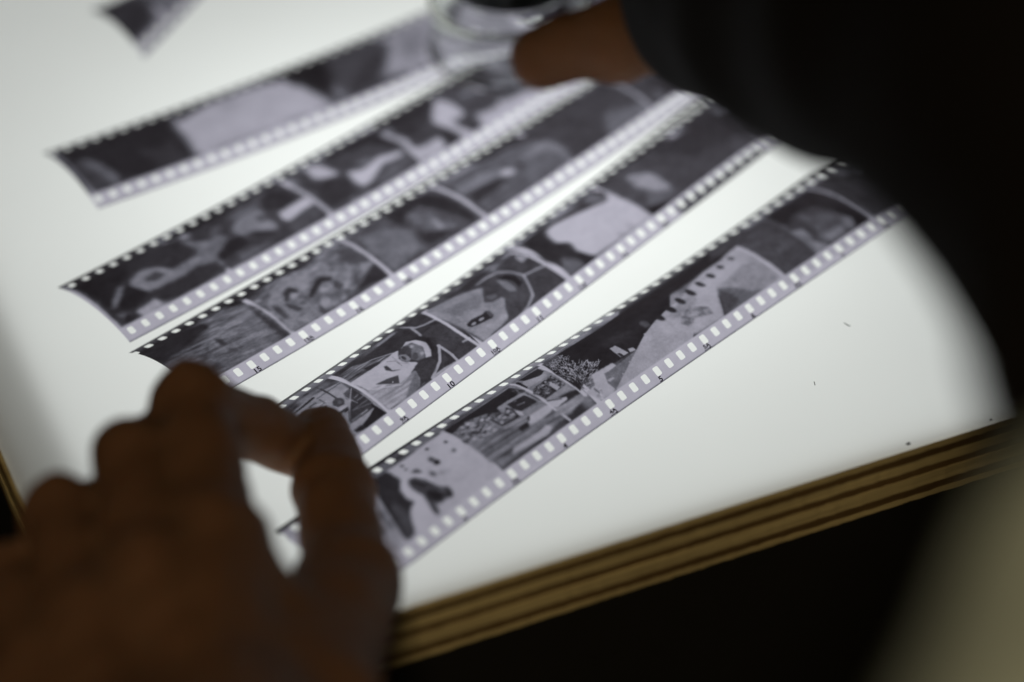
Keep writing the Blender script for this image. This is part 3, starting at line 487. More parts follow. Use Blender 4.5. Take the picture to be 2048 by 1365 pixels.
S5=dict(af=1.027,cb=[[1.4607, -2.3466, 93.7393, 80.8012], [1.269, -3.9372, 41.6236, 17.0677]],ct=[[2.3043, -4.7219, 94.9318, 71.2907], [1.9143, -4.2322, 39.5097, 43.2868]],frames=[(-7.5, 0.5), (0.5, 8.5), (8.5, 16.5), (16.5, 32.5), (32.5, 40.5), (40.5, 48.5)],start=-2.9,end=44.5,nums=[(4.7, '3'), (8.7, '3A'), (12.7, '4'), (16.7, '4A'), (20.7, '5'), (24.7, '5A'), (28.7, '6'), (32.7, '6A'), (36.7, '7'), (40.7, '7A')],topdark=(33.1, 0.0),items=[
["P",0.97,0.2,0,[[-14.24,36.0],[-0.67,36.0],[-4.07,27.9],[-17.73,20.76]]],
["L",0.5,0.5,3.4,[[16.39,31.6],[20.34,31.03],[24.66,30.87],[29.03,30.71],[33.65,30.8],[38.13,30.68],[42.65,30.58]]],
["L",0.12,0.6,2.2,[[24.18,30.74],[27.75,30.54]]],
["L",0.2,0.6,2.0,[[18.8,34.49],[22.35,33.89]]],
["L",0.3,0.15,0.35,[[32.04,28.94],[39.23,28.42]]],
["L",0.25,0.3,0.5,[[21.16,29.39],[30.09,28.87]]],
["P",0.93,0.3,0,[[19.79,29.09],[26.47,28.18],[40.22,28.67],[40.66,5.08],[25.34,4.59],[7.74,4.85],[3.0,4.43],[2.99,16.39],[14.54,29.42]]],
["P",0.1,0.35,0,[[15.44,29.61],[19.77,28.64],[19.5,22.48],[16.9,19.62],[15.99,16.21],[16.83,13.71],[14.16,12.62],[12.46,10.57],[11.36,7.99],[9.03,6.25],[7.01,6.05],[7.03,8.85],[9.0,15.0],[11.3,21.58],[12.63,25.55]]],
["P",0.28,0.5,0,[[13.0,18.18],[12.37,10.67],[10.09,7.0],[7.6,5.89],[8.73,10.3],[10.6,16.75]]],
["P",0.05,0.3,0,[[12.81,23.27],[11.43,18.47],[8.77,10.74],[7.66,6.75],[7.11,7.34],[8.36,12.7],[10.97,20.82]]],
["P",0.75,0.6,0,[[11.17,24.31],[10.25,20.01],[8.36,12.7],[6.71,7.3],[3.07,5.3],[3.88,13.36],[7.13,20.21]]],
["P",0.4,0.5,0,[[10.15,21.94],[8.95,17.76],[7.27,11.5],[6.49,11.45],[7.25,16.7]]],
["P",0.3,0.4,0,[[8.06,21.24],[6.82,17.83],[4.77,11.95],[4.07,13.17],[5.67,17.78]]],
["P",0.99,0.4,0,[[21.3,22.0],[23.14,21.15],[24.55,19.03],[24.73,16.0],[21.32,13.95],[19.0,11.46],[17.49,6.62],[17.87,4.63],[14.72,4.43],[10.41,5.35],[10.96,7.94],[12.46,10.57],[14.16,12.62],[16.74,13.81],[16.23,16.47],[16.98,19.51],[19.05,21.78]]],
["P",0.22,0.35,0,[[20.66,20.89],[22.47,20.43],[23.63,17.23],[24.26,13.9],[25.07,12.36],[26.37,11.35],[26.04,9.4],[25.14,8.03],[23.25,8.82],[21.55,8.6],[20.12,9.46],[19.0,11.46],[19.63,13.73],[19.17,16.85],[19.54,19.26]]],
["P",0.08,0.25,0,[[20.91,19.95],[22.77,17.11],[22.76,15.49],[21.29,15.52],[20.24,18.4]]],
["P",0.05,0.3,0,[[21.8,14.46],[23.24,12.01],[23.52,9.9],[21.79,9.26],[20.23,11.18],[20.43,13.39]]],
["P",0.14,0.25,0,[[25.74,11.48],[26.04,9.4],[25.14,8.23],[23.9,9.11]]],
["P",0.45,0.2,0,[[23.04,18.21],[24.06,17.29],[23.62,16.42],[22.59,17.32]]],
["P",0.42,0.2,0,[[23.82,12.63],[25.31,11.42],[24.94,10.62],[23.63,11.63]]],
["P",0.25,0.3,0,[[19.81,11.13],[20.1,9.04],[19.17,6.84],[17.9,6.26],[17.97,8.35],[18.74,10.78]]],
["P",0.03,0.22,0,[[30.76,19.05],[30.42,18.8],[30.05,18.7],[29.69,18.76],[29.4,18.98],[29.23,19.32],[29.2,19.73],[29.32,20.16],[29.57,20.53],[29.91,20.8],[30.29,20.9],[30.65,20.84],[30.93,20.61],[31.1,20.26],[31.12,19.84],[31.0,19.41]]],
["P",0.35,0.3,0,[[30.23,20.51],[29.89,20.4],[29.57,20.47],[29.32,20.72],[29.17,21.11],[29.14,21.59],[29.26,22.08],[29.49,22.51],[29.8,22.82],[30.14,22.94],[30.46,22.87],[30.71,22.61],[30.85,22.2],[30.86,21.71],[30.75,21.22],[30.53,20.8]]],
["P",0.15,0.2,0,[[37.69,23.43],[37.53,23.32],[37.35,23.31],[37.17,23.39],[37.03,23.55],[36.93,23.76],[36.91,24.0],[36.96,24.23],[37.07,24.42],[37.22,24.53],[37.41,24.54],[37.58,24.46],[37.72,24.3],[37.81,24.08],[37.84,23.83],[37.79,23.61]]],
["P",0.15,0.2,0,[[32.68,25.6],[32.51,25.47],[32.32,25.45],[32.14,25.52],[32.0,25.69],[31.92,25.92],[31.91,26.18],[31.97,26.44],[32.1,26.64],[32.27,26.77],[32.47,26.8],[32.64,26.73],[32.78,26.56],[32.86,26.32],[32.87,26.05],[32.81,25.8]]],
["P",0.35,0.3,0,[[36.72,19.07],[36.48,18.88],[36.21,18.8],[35.97,18.82],[35.78,18.96],[35.67,19.19],[35.66,19.47],[35.76,19.76],[35.95,20.03],[36.19,20.22],[36.46,20.31],[36.71,20.28],[36.89,20.14],[37.0,19.91],[37.0,19.62],[36.9,19.33]]],
["P",0.2,0.22,0,[[23.95,26.06],[23.79,25.94],[23.61,25.92],[23.43,25.99],[23.29,26.15],[23.2,26.38],[23.18,26.63],[23.24,26.87],[23.35,27.07],[23.52,27.2],[23.7,27.22],[23.88,27.14],[24.02,26.98],[24.1,26.75],[24.12,26.49],[24.07,26.25]]],
["P",0.3,0.22,0,[[23.46,24.05],[23.33,23.96],[23.17,23.95],[23.02,24.02],[22.89,24.16],[22.8,24.35],[22.77,24.56],[22.8,24.76],[22.89,24.92],[23.03,25.01],[23.18,25.02],[23.34,24.95],[23.47,24.81],[23.55,24.61],[23.58,24.4],[23.55,24.2]]],
["P",0.22,0.35,0,[[23.33,22.58],[24.98,22.34],[25.27,20.61],[24.91,19.81],[23.55,21.59]]],
["P",0.35,0.35,0,[[26.48,19.08],[27.11,17.74],[26.96,15.97],[25.73,17.07]]],
["P",0.6,0.5,0,[[27.71,16.77],[30.21,15.42],[31.47,15.15],[29.83,15.02],[27.7,15.96]]],
["P",0.8,0.6,0,[[27.89,12.97],[30.24,11.45],[33.21,10.59],[29.98,10.78]]],
["L",0.62,0.5,3.2,[[42.86,32.53],[48.14,32.09],[52.25,31.4],[56.81,31.2],[61.4,31.01],[66.27,31.08],[70.68,31.0],[75.39,30.82],[80.12,31.04]]],
["L",0.15,0.3,0.9,[[50.53,35.04],[48.68,29.61]]],
["L",0.25,0.3,0.7,[[54.12,32.83],[52.72,29.23]]],
["L",0.1,0.8,2.0,[[45.4,35.7],[47.95,35.15]]],
["L",0.35,0.4,1.0,[[65.7,34.96],[64.07,30.14]]],
["L",0.45,0.4,0.9,[[68.58,32.58],[67.44,28.54]]],
["P",0.62,0.4,0,[[40.67,28.44],[68.46,28.53],[76.3,28.0],[77.16,10.25],[69.63,7.5],[57.09,6.87],[41.97,6.08],[40.64,9.57],[40.29,14.7]]],
["P",0.06,0.15,0,[[40.81,28.42],[49.13,28.23],[60.13,27.68],[64.9,27.65],[66.1,22.47],[65.08,21.78],[59.85,23.07],[55.89,22.83],[55.07,20.26],[52.81,22.79],[47.17,26.07],[44.99,24.81],[40.76,24.89]]],
["P",0.16,0.2,0,[[65.01,28.14],[65.8,22.17],[65.23,20.21],[64.07,21.11],[63.64,24.16]]],
["L",0.5,0.1,0.25,[[65.4,25.63],[64.22,21.6]]],
["L",0.5,0.1,0.2,[[65.96,25.5],[63.51,21.93]]],
["L",0.5,0.1,0.2,[[64.06,25.3],[65.65,24.1]]],
["L",0.45,0.1,0.2,[[63.83,22.95],[66.1,22.47]]],
["P",0.68,0.12,0,[[56.18,23.14],[64.1,22.52],[65.51,21.87],[65.23,20.21],[57.59,20.08],[56.03,20.56]]],
["P",0.1,0.12,0,[[58.68,21.87],[64.64,21.0],[64.91,16.17],[59.04,16.76],[58.35,19.13]]],
["L",0.8,0.06,0.22,[[60.17,19.25],[62.33,18.69]]],
["L",0.7,0.06,0.3,[[64.64,21.0],[65.59,15.49]]],
["L",0.25,0.1,0.35,[[65.5,21.17],[65.9,16.14]]],
["L",0.7,0.06,0.18,[[60.66,21.12],[61.51,20.95]]],
["L",0.5,0.08,0.35,[[62.09,16.08],[64.42,15.69]]],
["X",0.5,0.12,[0.55,0.5,0.3],[[40.76,24.89],[46.62,26.21],[52.28,23.65],[55.33,20.53],[57.3,20.46],[57.26,15.67],[52.12,16.59],[50.88,20.8],[50.05,15.85],[46.91,16.73],[43.42,16.56],[40.41,18.93]]],
["L",0.08,0.1,0.5,[[51.29,20.88],[51.72,16.53],[57.26,15.67],[57.94,19.06],[57.42,20.94]]],
["L",0.12,0.1,0.4,[[51.67,16.82],[57.33,16.07]]],
["P",0.9,0.15,0,[[58.15,18.25],[59.2,16.59],[58.53,14.9],[57.74,16.14]]],
["P",0.88,0.15,0,[[48.57,17.41],[50.19,16.67],[48.6,13.69],[47.51,14.28]]],
["P",0.85,0.15,0,[[46.82,17.32],[48.69,15.83],[48.03,13.79],[47.56,14.67]]],
["P",0.08,0.12,0,[[47.07,19.53],[46.94,19.44],[46.78,19.41],[46.62,19.46],[46.5,19.56],[46.42,19.71],[46.39,19.89],[46.43,20.07],[46.53,20.22],[46.67,20.31],[46.83,20.34],[46.98,20.3],[47.11,20.19],[47.19,20.03],[47.21,19.85],[47.17,19.68]]],
["P",0.3,0.2,0,[[40.87,18.46],[40.68,18.43],[40.48,18.56],[40.3,18.84],[40.18,19.21],[40.12,19.64],[40.14,20.04],[40.24,20.37],[40.4,20.56],[40.59,20.59],[40.79,20.45],[40.96,20.16],[41.08,19.78],[41.13,19.35],[41.11,18.95],[41.02,18.64]]],
["L",0.5,0.2,0.9,[[49.59,15.39],[58.95,13.63]]],
["L",0.85,0.1,0.25,[[51.13,15.25],[59.23,14.24]]],
["S",0.48,0.3,[9,0.45,0.22],[[45.09,16.23],[49.72,16.2],[54.77,13.15],[56.36,11.0],[61.25,10.13],[65.74,11.91],[67.21,7.84],[55.7,7.18],[46.74,7.62],[40.27,9.87],[40.73,15.15]]],
["P",0.9,0.3,0,[[50.61,8.89],[57.46,8.31],[60.82,8.99],[62.23,7.27],[59.49,6.18],[53.56,6.7],[46.74,7.62],[48.87,9.17]]],
["P",0.9,0.2,0,[[59.4,14.08],[65.53,13.75],[67.81,12.61],[65.5,11.32],[58.93,11.21],[57.42,12.08]]],
["P",0.06,0.15,0,[[54.28,13.17],[57.89,12.89],[56.96,11.28],[54.03,11.37]]],
["P",0.15,0.12,0,[[59.14,14.32],[59.58,13.92],[58.25,12.58],[58.02,13.2]]],
["P",0.04,0.08,0,[[67.98,28.01],[68.5,27.45],[67.85,22.85],[67.11,22.44],[67.2,26.8]]],
["L",0.95,0.12,0.8,[[66.83,29.0],[67.02,26.61],[66.71,23.09],[66.52,15.06],[66.5,11.3],[67.49,5.97]]],
["P",0.08,0.1,0,[[69.08,28.08],[76.17,27.49],[75.92,24.7],[71.9,22.75],[70.24,24.93],[69.71,26.17]]],
["P",0.75,0.1,0,[[69.15,26.31],[73.19,24.05],[75.24,24.02],[74.92,21.96],[67.68,22.33],[68.1,25.21]]],
["X",0.28,0.08,[0.35,0.3,0.35],[[68.08,21.01],[75.33,21.34],[75.32,15.58],[67.18,15.37],[66.41,19.34]]],
["P",0.12,0.1,0,[[71.91,18.66],[71.86,15.58],[67.18,15.37],[67.32,16.18],[71.17,16.25]]],
["P",0.85,0.1,0,[[73.16,19.55],[73.54,15.87],[71.86,15.58],[71.91,18.66]]],
["P",0.7,0.2,0,[[67.18,15.37],[75.25,15.18],[75.01,13.6],[68.0,14.15]]],
["P",0.08,0.2,0,[[70.13,13.55],[74.32,12.92],[76.27,12.12],[76.16,10.64],[71.5,10.81],[67.5,11.27],[71.77,11.76]]],
["P",0.88,0.12,0,[[66.82,14.34],[72.21,12.2],[71.74,11.39],[67.5,11.27],[66.77,12.26]]],
["L",0.1,0.1,0.3,[[67.05,14.57],[70.53,12.58]]],
["S",0.7,0.3,[7,0.5,0.12],[[67.07,10.84],[75.95,10.42],[75.49,8.57],[69.22,7.79],[64.61,9.39]]],
["P",0.3,0.6,0,[[41.97,6.08],[46.96,6.44],[53.79,5.87],[55.12,5.12],[48.96,5.01],[43.73,5.13]]],
["L",0.95,0.1,1.2,[[77.08,27.45],[76.91,23.34],[76.42,17.24],[76.65,13.15],[76.76,9.48]]],
["P",0.05,0.12,0,[[78.41,27.83],[84.11,28.08],[99.45,27.11],[113.32,27.75],[118.53,26.97],[125.92,23.39],[116.63,14.9],[111.98,16.49],[105.81,14.45],[99.99,12.05],[89.23,12.31],[83.27,13.38],[80.4,13.08],[76.66,11.28],[76.52,13.65],[76.5,20.41]]],
["P",0.12,0.8,0,[[89.52,20.58],[99.79,21.06],[105.49,18.72],[102.87,16.29],[96.2,17.69]]],
["P",0.02,0.6,0,[[108.78,20.85],[110.59,17.95],[107.77,16.27],[106.22,17.88]]],
["P",0.3,0.12,0,[[78.35,28.11],[84.11,28.08],[84.6,26.24],[81.95,24.53],[78.47,24.91]]],
["W",0.78,0.04,[150,0.13],[[81.05,26.89],[83.99,25.3],[82.97,19.86],[85.75,18.21],[88.77,15.57],[84.95,13.14],[81.99,12.14],[77.73,10.45],[77.24,13.42],[76.9,17.71],[77.38,22.53]]],
["P",0.88,0.15,0,[[83.27,13.38],[91.01,12.77],[91.04,11.25],[88.75,11.21],[86.28,11.32],[84.84,8.61],[85.32,5.8],[83.65,5.39],[79.3,5.53],[77.14,9.86],[81.29,10.19]]],
["P",0.52,0.1,0,[[86.28,11.32],[90.09,11.26],[91.43,11.31],[94.91,11.55],[100.17,11.91],[97.54,10.63],[94.4,9.46],[90.74,8.07],[85.32,5.8],[84.84,8.29]]],
["P",0.8,0.1,0,[[94.32,17.14],[96.4,16.96],[97.13,12.42],[94.17,12.7]]],
["P",0.1,0.07,0,[[94.49,14.24],[95.22,14.02],[95.41,12.65],[94.45,12.66]]],
["P",0.82,0.1,0,[[98.06,13.63],[99.55,13.18],[99.59,11.98],[97.59,12.25]]],
["P",0.85,0.12,0,[[85.23,9.33],[87.31,9.16],[87.69,8.57],[85.6,8.41]]],
["P",0.82,0.1,0,[[85.42,5.73],[94.6,9.66],[105.81,14.45],[112.42,16.3],[119.76,17.75],[129.11,17.52],[115.79,4.86],[105.21,3.66],[98.35,3.79],[87.41,3.89]]],
["P",0.85,0.08,0,[[105.71,14.97],[106.5,14.48],[105.28,13.64]]],
["P",0.8,0.08,0,[[94.72,10.26],[95.49,10.22],[94.97,9.39]]],
["P",0.8,0.08,0,[[90.55,8.69],[90.93,8.1],[90.17,7.82]]],
["X",0.82,0.12,[0.3,0.3,0.16],[[80.33,9.87],[82.19,8.53],[80.1,5.01],[79.02,7.24]]],
["L",0.35,0.12,0.4,[[78.1,12.7],[77.97,11.32]]],
["L",0.35,0.1,0.3,[[80.31,9.21],[80.51,7.46]]],
["L",0.4,0.1,0.25,[[92.2,5.56],[92.27,4.78]]],
["P",0.06,0.3,0,[[116.29,34.86],[141.87,36.0],[153.67,36.0],[163.7,35.56],[163.8,27.33],[154.24,23.71],[144.54,21.67],[135.27,21.65],[126.12,21.67],[115.8,20.56],[111.18,17.15],[104.98,14.74],[103.1,21.32]]],
["P",0.86,0.4,0,[[113.04,14.71],[119.4,16.39],[131.16,20.43],[138.54,22.11],[145.0,22.09],[151.37,23.64],[154.39,23.43],[153.71,17.41],[153.76,13.29],[154.45,5.15],[145.24,5.25],[129.54,5.22],[118.1,5.64],[110.09,11.1]]],
["P",0.7,0.5,0,[[115.29,15.11],[124.02,17.28],[129.97,16.87],[126.8,14.0],[118.59,12.31]]],
["P",0.08,0.25,0,[[114.43,14.69],[114.02,14.65],[113.59,14.93],[113.2,15.48],[112.94,16.24],[112.85,17.09],[112.95,17.92],[113.21,18.6],[113.59,18.99],[114.0,19.03],[114.39,18.72],[114.7,18.11],[114.91,17.3],[115.0,16.44],[114.94,15.64],[114.75,15.03]]],
["P",0.08,0.25,0,[[119.26,14.84],[118.85,14.8],[118.43,15.06],[118.05,15.6],[117.8,16.33],[117.72,17.17],[117.82,17.99],[118.1,18.65],[118.48,19.04],[118.9,19.09],[119.28,18.79],[119.59,18.19],[119.79,17.41],[119.86,16.56],[119.8,15.79],[119.59,15.18]]],
["P",0.1,0.25,0,[[123.82,15.37],[123.45,15.32],[123.06,15.55],[122.73,16.02],[122.52,16.67],[122.46,17.42],[122.58,18.14],[122.84,18.73],[123.19,19.09],[123.58,19.14],[123.93,18.89],[124.21,18.37],[124.38,17.68],[124.43,16.92],[124.34,16.23],[124.14,15.68]]],
["P",0.12,0.25,0,[[128.67,16.0],[128.29,15.94],[127.89,16.16],[127.55,16.62],[127.32,17.27],[127.25,18.01],[127.36,18.75],[127.62,19.36],[127.98,19.73],[128.37,19.8],[128.74,19.56],[129.03,19.05],[129.21,18.35],[129.27,17.6],[129.19,16.89],[128.99,16.34]]],
["P",0.15,0.25,0,[[133.37,16.73],[133.02,16.65],[132.64,16.83],[132.32,17.23],[132.1,17.81],[132.03,18.47],[132.12,19.13],[132.35,19.68],[132.68,20.03],[133.04,20.12],[133.39,19.92],[133.67,19.48],[133.85,18.87],[133.91,18.19],[133.85,17.55],[133.66,17.04]]],
["P",0.2,0.25,0,[[138.43,17.54],[138.07,17.43],[137.69,17.54],[137.35,17.85],[137.11,18.32],[137.02,18.9],[137.08,19.48],[137.3,20.0],[137.62,20.35],[138.0,20.47],[138.37,20.36],[138.68,20.01],[138.88,19.51],[138.96,18.92],[138.91,18.34],[138.73,17.86]]],
["P",0.3,0.25,0,[[143.45,18.64],[143.11,18.51],[142.75,18.57],[142.43,18.81],[142.19,19.2],[142.08,19.68],[142.12,20.19],[142.3,20.65],[142.59,20.98],[142.94,21.13],[143.3,21.07],[143.6,20.8],[143.81,20.39],[143.91,19.89],[143.87,19.38],[143.71,18.95]]],
["P",0.45,0.25,0,[[148.6,19.53],[148.29,19.39],[147.95,19.4],[147.62,19.58],[147.37,19.9],[147.23,20.31],[147.23,20.75],[147.37,21.16],[147.62,21.47],[147.94,21.63],[148.28,21.61],[148.59,21.42],[148.82,21.08],[148.95,20.66],[148.95,20.22],[148.83,19.82]]],
["P",0.3,0.35,0,[[109.36,15.8],[108.93,15.7],[108.5,15.84],[108.13,16.21],[107.89,16.77],[107.83,17.42],[107.95,18.09],[108.24,18.66],[108.64,19.03],[109.08,19.15],[109.5,18.99],[109.82,18.58],[110.02,17.99],[110.07,17.32],[109.97,16.68],[109.72,16.14]]],
["P",0.72,0.4,0,[[135.44,14.34],[139.39,14.58],[147.29,15.84],[151.04,15.03],[153.07,12.66],[152.75,6.24],[145.24,5.25],[129.54,5.22],[132.06,10.39]]],
["P",0.45,0.5,0,[[135.0,13.52],[138.34,11.95],[142.42,7.06],[146.63,5.25],[139.7,5.26],[129.54,5.22],[132.32,10.2]]],
["P",0.3,0.35,0,[[135.07,13.17],[136.57,11.16],[136.88,7.07],[129.54,5.22],[132.28,9.73]]],
["L",0.15,0.2,0.4,[[133.42,11.44],[129.79,5.48]]],
["X",0.62,0.25,[0.8,0.5,0.16],[[120.52,14.09],[124.68,12.89],[127.68,10.58],[127.27,7.99],[122.14,9.65],[118.3,8.57],[116.78,10.6]]],
["P",0.8,0.3,0,[[153.46,21.33],[154.25,12.88],[150.22,15.13],[150.45,19.48]]],
["L",0.97,0.25,0.9,[[153.6,23.55],[153.7,18.22],[153.73,11.57],[154.45,5.15]]],
["P",0.22,0.5,0,[[148.94,29.27],[159.59,29.85],[172.17,28.02],[186.51,28.98],[192.36,30.25],[195.1,27.05],[192.94,5.13],[177.39,5.21],[155.4,4.77],[154.58,14.61],[154.53,23.9],[143.58,24.21]]],
["P",0.27,0.5,0,[[162.93,26.79],[166.61,24.54],[166.33,17.26],[168.01,8.86],[168.32,5.4],[155.4,4.77],[154.69,13.93],[155.09,22.83]]],
["P",0.08,0.5,0,[[172.17,28.02],[186.51,28.98],[190.87,28.89],[191.12,21.9],[191.61,5.56],[185.88,6.06],[187.28,12.18],[183.55,20.73],[176.89,22.7],[170.64,18.72],[169.78,22.65]]],
["P",0.02,0.25,0,[[187.94,15.53],[191.61,5.56],[185.88,6.06],[187.8,9.43],[187.23,14.12]]],
["P",0.35,0.6,0,[[177.07,20.5],[184.21,15.41],[187.8,9.43],[185.88,6.06],[177.96,5.75],[172.96,7.3],[175.71,13.81]]],
["P",0.6,0.5,0,[[169.11,16.59],[173.13,15.46],[172.71,12.72],[171.38,9.93],[174.45,5.36],[168.31,4.97],[168.86,9.24],[169.06,13.42]]],
["P",0.62,0.6,0,[[174.91,9.9],[182.53,9.53],[182.12,6.72],[175.59,6.43]]],
["P",0.55,0.4,0,[[186.56,11.54],[187.71,8.95],[185.94,6.52],[182.87,8.22]]],
["P",0.4,0.5,0,[[177.29,16.31],[176.96,16.32],[176.69,16.65],[176.52,17.25],[176.5,18.04],[176.63,18.9],[176.91,19.72],[177.26,20.35],[177.64,20.69],[177.97,20.68],[178.2,20.31],[178.31,19.66],[178.29,18.84],[178.16,17.97],[177.93,17.19],[177.63,16.61]]],
["P",0.2,0.4,0,[[174.55,10.71],[174.07,10.66],[173.62,10.9],[173.27,11.4],[173.09,12.07],[173.11,12.83],[173.33,13.56],[173.71,14.15],[174.19,14.51],[174.68,14.56],[175.1,14.3],[175.41,13.78],[175.56,13.08],[175.53,12.31],[175.33,11.6],[174.99,11.03]]],
["L",0.45,0.5,0.8,[[170.2,31.15],[170.39,23.99],[169.48,16.92],[170.1,10.37],[169.14,6.2]]],
["L",0.95,0.3,0.9,[[190.58,31.08],[191.97,25.86],[192.97,19.17],[192.87,11.52],[192.94,5.13]]],
["P",0.2,0.8,0,[[193.43,29.6],[206.92,25.65],[208.43,8.73],[203.68,4.53],[194.6,5.0],[193.88,14.0]]],
["L",0.55,0.5,3.2,[[164.96,29.93],[175.56,31.19],[183.83,30.61],[192.86,30.7],[199.43,30.95]]],
["L",0.92,0.3,3.0,[[152.05,4.02],[170.96,3.68],[180.8,3.37],[189.73,3.83],[197.76,3.79]]]])

# ------------------------------------------------------------------ the table below and the lightbox
def setting():
    V, F = box(-1.6, 2.2, -1.6, 2.4, -.16, -.12)
    tag(mesh_obj('table_top', V, F, M_FLOOR, None, False), kind='structure')

BX, BY = 320.0, 385.0
def lightbox():
    root = empty('lightbox', (0, 0, -.018), 'plywood lightbox with a glowing white opal top under the film strips', 'lightbox')
    # opal sheet, one grid so that its edge is lightly uneven
    n = 40
    V = []; F = []
    for j in range(n + 1):
        for i in range(n + 1):
            V.append(((1.1 + (BX - 2.2) * i / n) * MM, (1.1 + (BY - 2.2) * j / n) * MM, 0))
    for j in range(n):
        for i in range(n):
            a = j * (n + 1) + i
            F.append((a, a + 1, a + n + 2, a + n + 1))
    mesh_obj('opal_panel', V, F, M_OPAL, root, False)
    # four plywood boards built up of veneer layers
    zs = [0, -1.2, -3.6, -7.0, -9.4, -13.2, -16.2, -18.0]
    mats = [M_PLY_A, M_PLY_B, M_PLY_A, M_PLY_B, M_PLY_A, M_PLY_B, M_PLY_A]
    sides = [('x', 0, BX, 0, 1), ('x', 0, BX, BY, -1), ('y', 0, BY, 0, 1), ('y', 0, BY, BX, -1)]
    seed = 10
    for axis, a0, a1, pos, s in sides:
        board = None
        for k in range(7):
            seed += 1
            out = random.Random(seed).uniform(-.35, .35)
            wdt = 1.0 if k < 2 else 2.2
            lo, hi = pos - s * out, pos + s * wdt
            if s < 0: lo, hi = hi, lo
            z1, z0 = zs[k], zs[k + 1] + .04
            e = 0 if axis == 'x' else 2.25
            if axis == 'x':
                V, F = box(a0 * MM, a1 * MM, lo * MM, hi * MM, z0 * MM, z1 * MM, 160, .00013, seed, 'x')
            else:
                V, F = box(lo * MM, hi * MM, (a0 + e) * MM, (a1 - e) * MM, z0 * MM, z1 * MM, 90, .00009, seed, 'y')
            if k == 0:
                board = mesh_obj('frame_board', V, F, mats[k], root, False)
            else:
                o = mesh_obj('veneer_layer', V, F, mats[k], None, False)
                o.parent = board
                o.matrix_parent_inverse = board.matrix_world.inverted() @ Matrix.Translation(Vector((0, 0, 0)))
                o.matrix_parent_inverse = Matrix.Identity(4)
    # lower case, set back, black outside and white inside
    def cat(L):
        VV = []; FF = []
        for V, F in L:
            b = len(VV); VV += V; FF += [tuple(i + b for i in f) for f in F]
        return VV, FF
    t = 3.3
    def ring(a, wd, z0, z1):
        e = a + wd
        return cat([box(a * MM, (BX - a) * MM, a * MM, e * MM, z0, z1), box(a * MM, (BX - a) * MM, (BY - e) * MM, (BY - a) * MM, z0, z1),
                    box(a * MM, e * MM, (e + .02) * MM, (BY - e - .02) * MM, z0, z1), box((BX - e) * MM, (BX - a) * MM, (e + .02) * MM, (BY - e - .02) * MM, z0, z1)])
    V, F = ring(2.3, 1.2, -.0995, -.0052)
    mesh_obj('lining', V, F, M_WHITE, root, False)
    V, F = box(5 * MM, (BX - 5) * MM, 5 * MM, (BY - 5) * MM, -.1035, -.1)
    mesh_obj('bottom_board', V, F, M_WHITE, root, False)
    V, F = ring(.9, 2.4, -.119, -.0183)
    mesh_obj('lower_case', V, F, M_CASE, root, False)

# ------------------------------------------------------------------ painting of the negatives
rng = np.random.default_rng(5)

def vnoise(x, y, seed):
    """smooth value noise on arrays"""
    r = np.random.default_rng(seed).random((64, 64))
    xi = np.floor(x).astype(int); yi = np.floor(y).astype(int)
    fx = x - xi; fy = y - yi
    fx = fx * fx * (3 - 2 * fx); fy = fy * fy * (3 - 2 * fy)
    g = lambda a, b: r[a % 64, b % 64]
    return (g(xi, yi) * (1 - fx) + g(xi + 1, yi) * fx) * (1 - fy) + (g(xi, yi + 1) * (1 - fx) + g(xi + 1, yi + 1) * fx) * fy

def gblur(a, s):
    if s < .3: return a
    n = int(math.ceil(3 * s)); k = np.exp(-.5 * (np.arange(-n, n + 1) / s) ** 2); k /= k.sum()
    a = np.pad(a, ((n, n), (n, n)), mode='edge')
    a = np.stack([np.convolve(a[:, i], k, 'valid') for i in range(a.shape[1])], 1)
    return np.stack([np.convolve(a[i], k, 'valid') for i in range(a.shape[0])], 0)

class Canvas:
    def __init__(s, u0, u1, res):
        s.u0, s.res = u0 - 2, res
        s.nu = int((u1 - u0 + 4) / res); s.nv = int(36 / res)
        s.a = np.ones((s.nu, s.nv))
    def window(s, pts, pad):
        p = np.array(pts)
        i0 = max(0, int((p[:, 0].min() - pad - s.u0) / s.res)); i1 = min(s.nu, int((p[:, 0].max() + pad - s.u0) / s.res) + 2)
        j0 = max(0, int((p[:, 1].min() - pad) / s.res)); j1 = min(s.nv, int((p[:, 1].max() + pad) / s.res) + 2)
        if i1 <= i0 or j1 <= j0: return None
        U, V = np.meshgrid(s.u0 + (np.arange(i0, i1) + .5) * s.res, (np.arange(j0, j1) + .5) * s.res, indexing='ij')
        return i0, i1, j0, j1, U, V
    def put(s, win, mask, g, blur, clip=True):
        i0, i1, j0, j1, U, V = win
        m = gblur(mask.astype(float), blur / s.res)
        if clip:
            m = m * np.clip((V - 5.45) / .12, 0, 1) * np.clip((29.6 - V) / .12, 0, 1)
        s.a[i0:i1, j0:j1] = s.a[i0:i1, j0:j1] * (1 - m) + g * m
    def poly_mask(s, U, V, pts):
        m = np.zeros(U.shape, bool); n = len(pts)
        for k in range(n):
            x0, y0 = pts[k]; x1, y1 = pts[(k + 1) % n]
            if y0 == y1: continue
            c = ((y0 <= V) & (V < y1)) | ((y1 <= V) & (V < y0))
            m ^= c & (U < x0 + (V - y0) * (x1 - x0) / (y1 - y0))
        return m
    def line_mask(s, U, V, pts, w):
        m = np.zeros(U.shape, bool)
        for (x0, y0), (x1, y1) in zip(pts[:-1], pts[1:]):
            dx, dy = x1 - x0, y1 - y0; L = dx * dx + dy * dy + 1e-9
            t = np.clip(((U - x0) * dx + (V - y0) * dy) / L, 0, 1)
            m |= (U - x0 - t * dx) ** 2 + (V - y0 - t * dy) ** 2 < w * w / 4
        return m

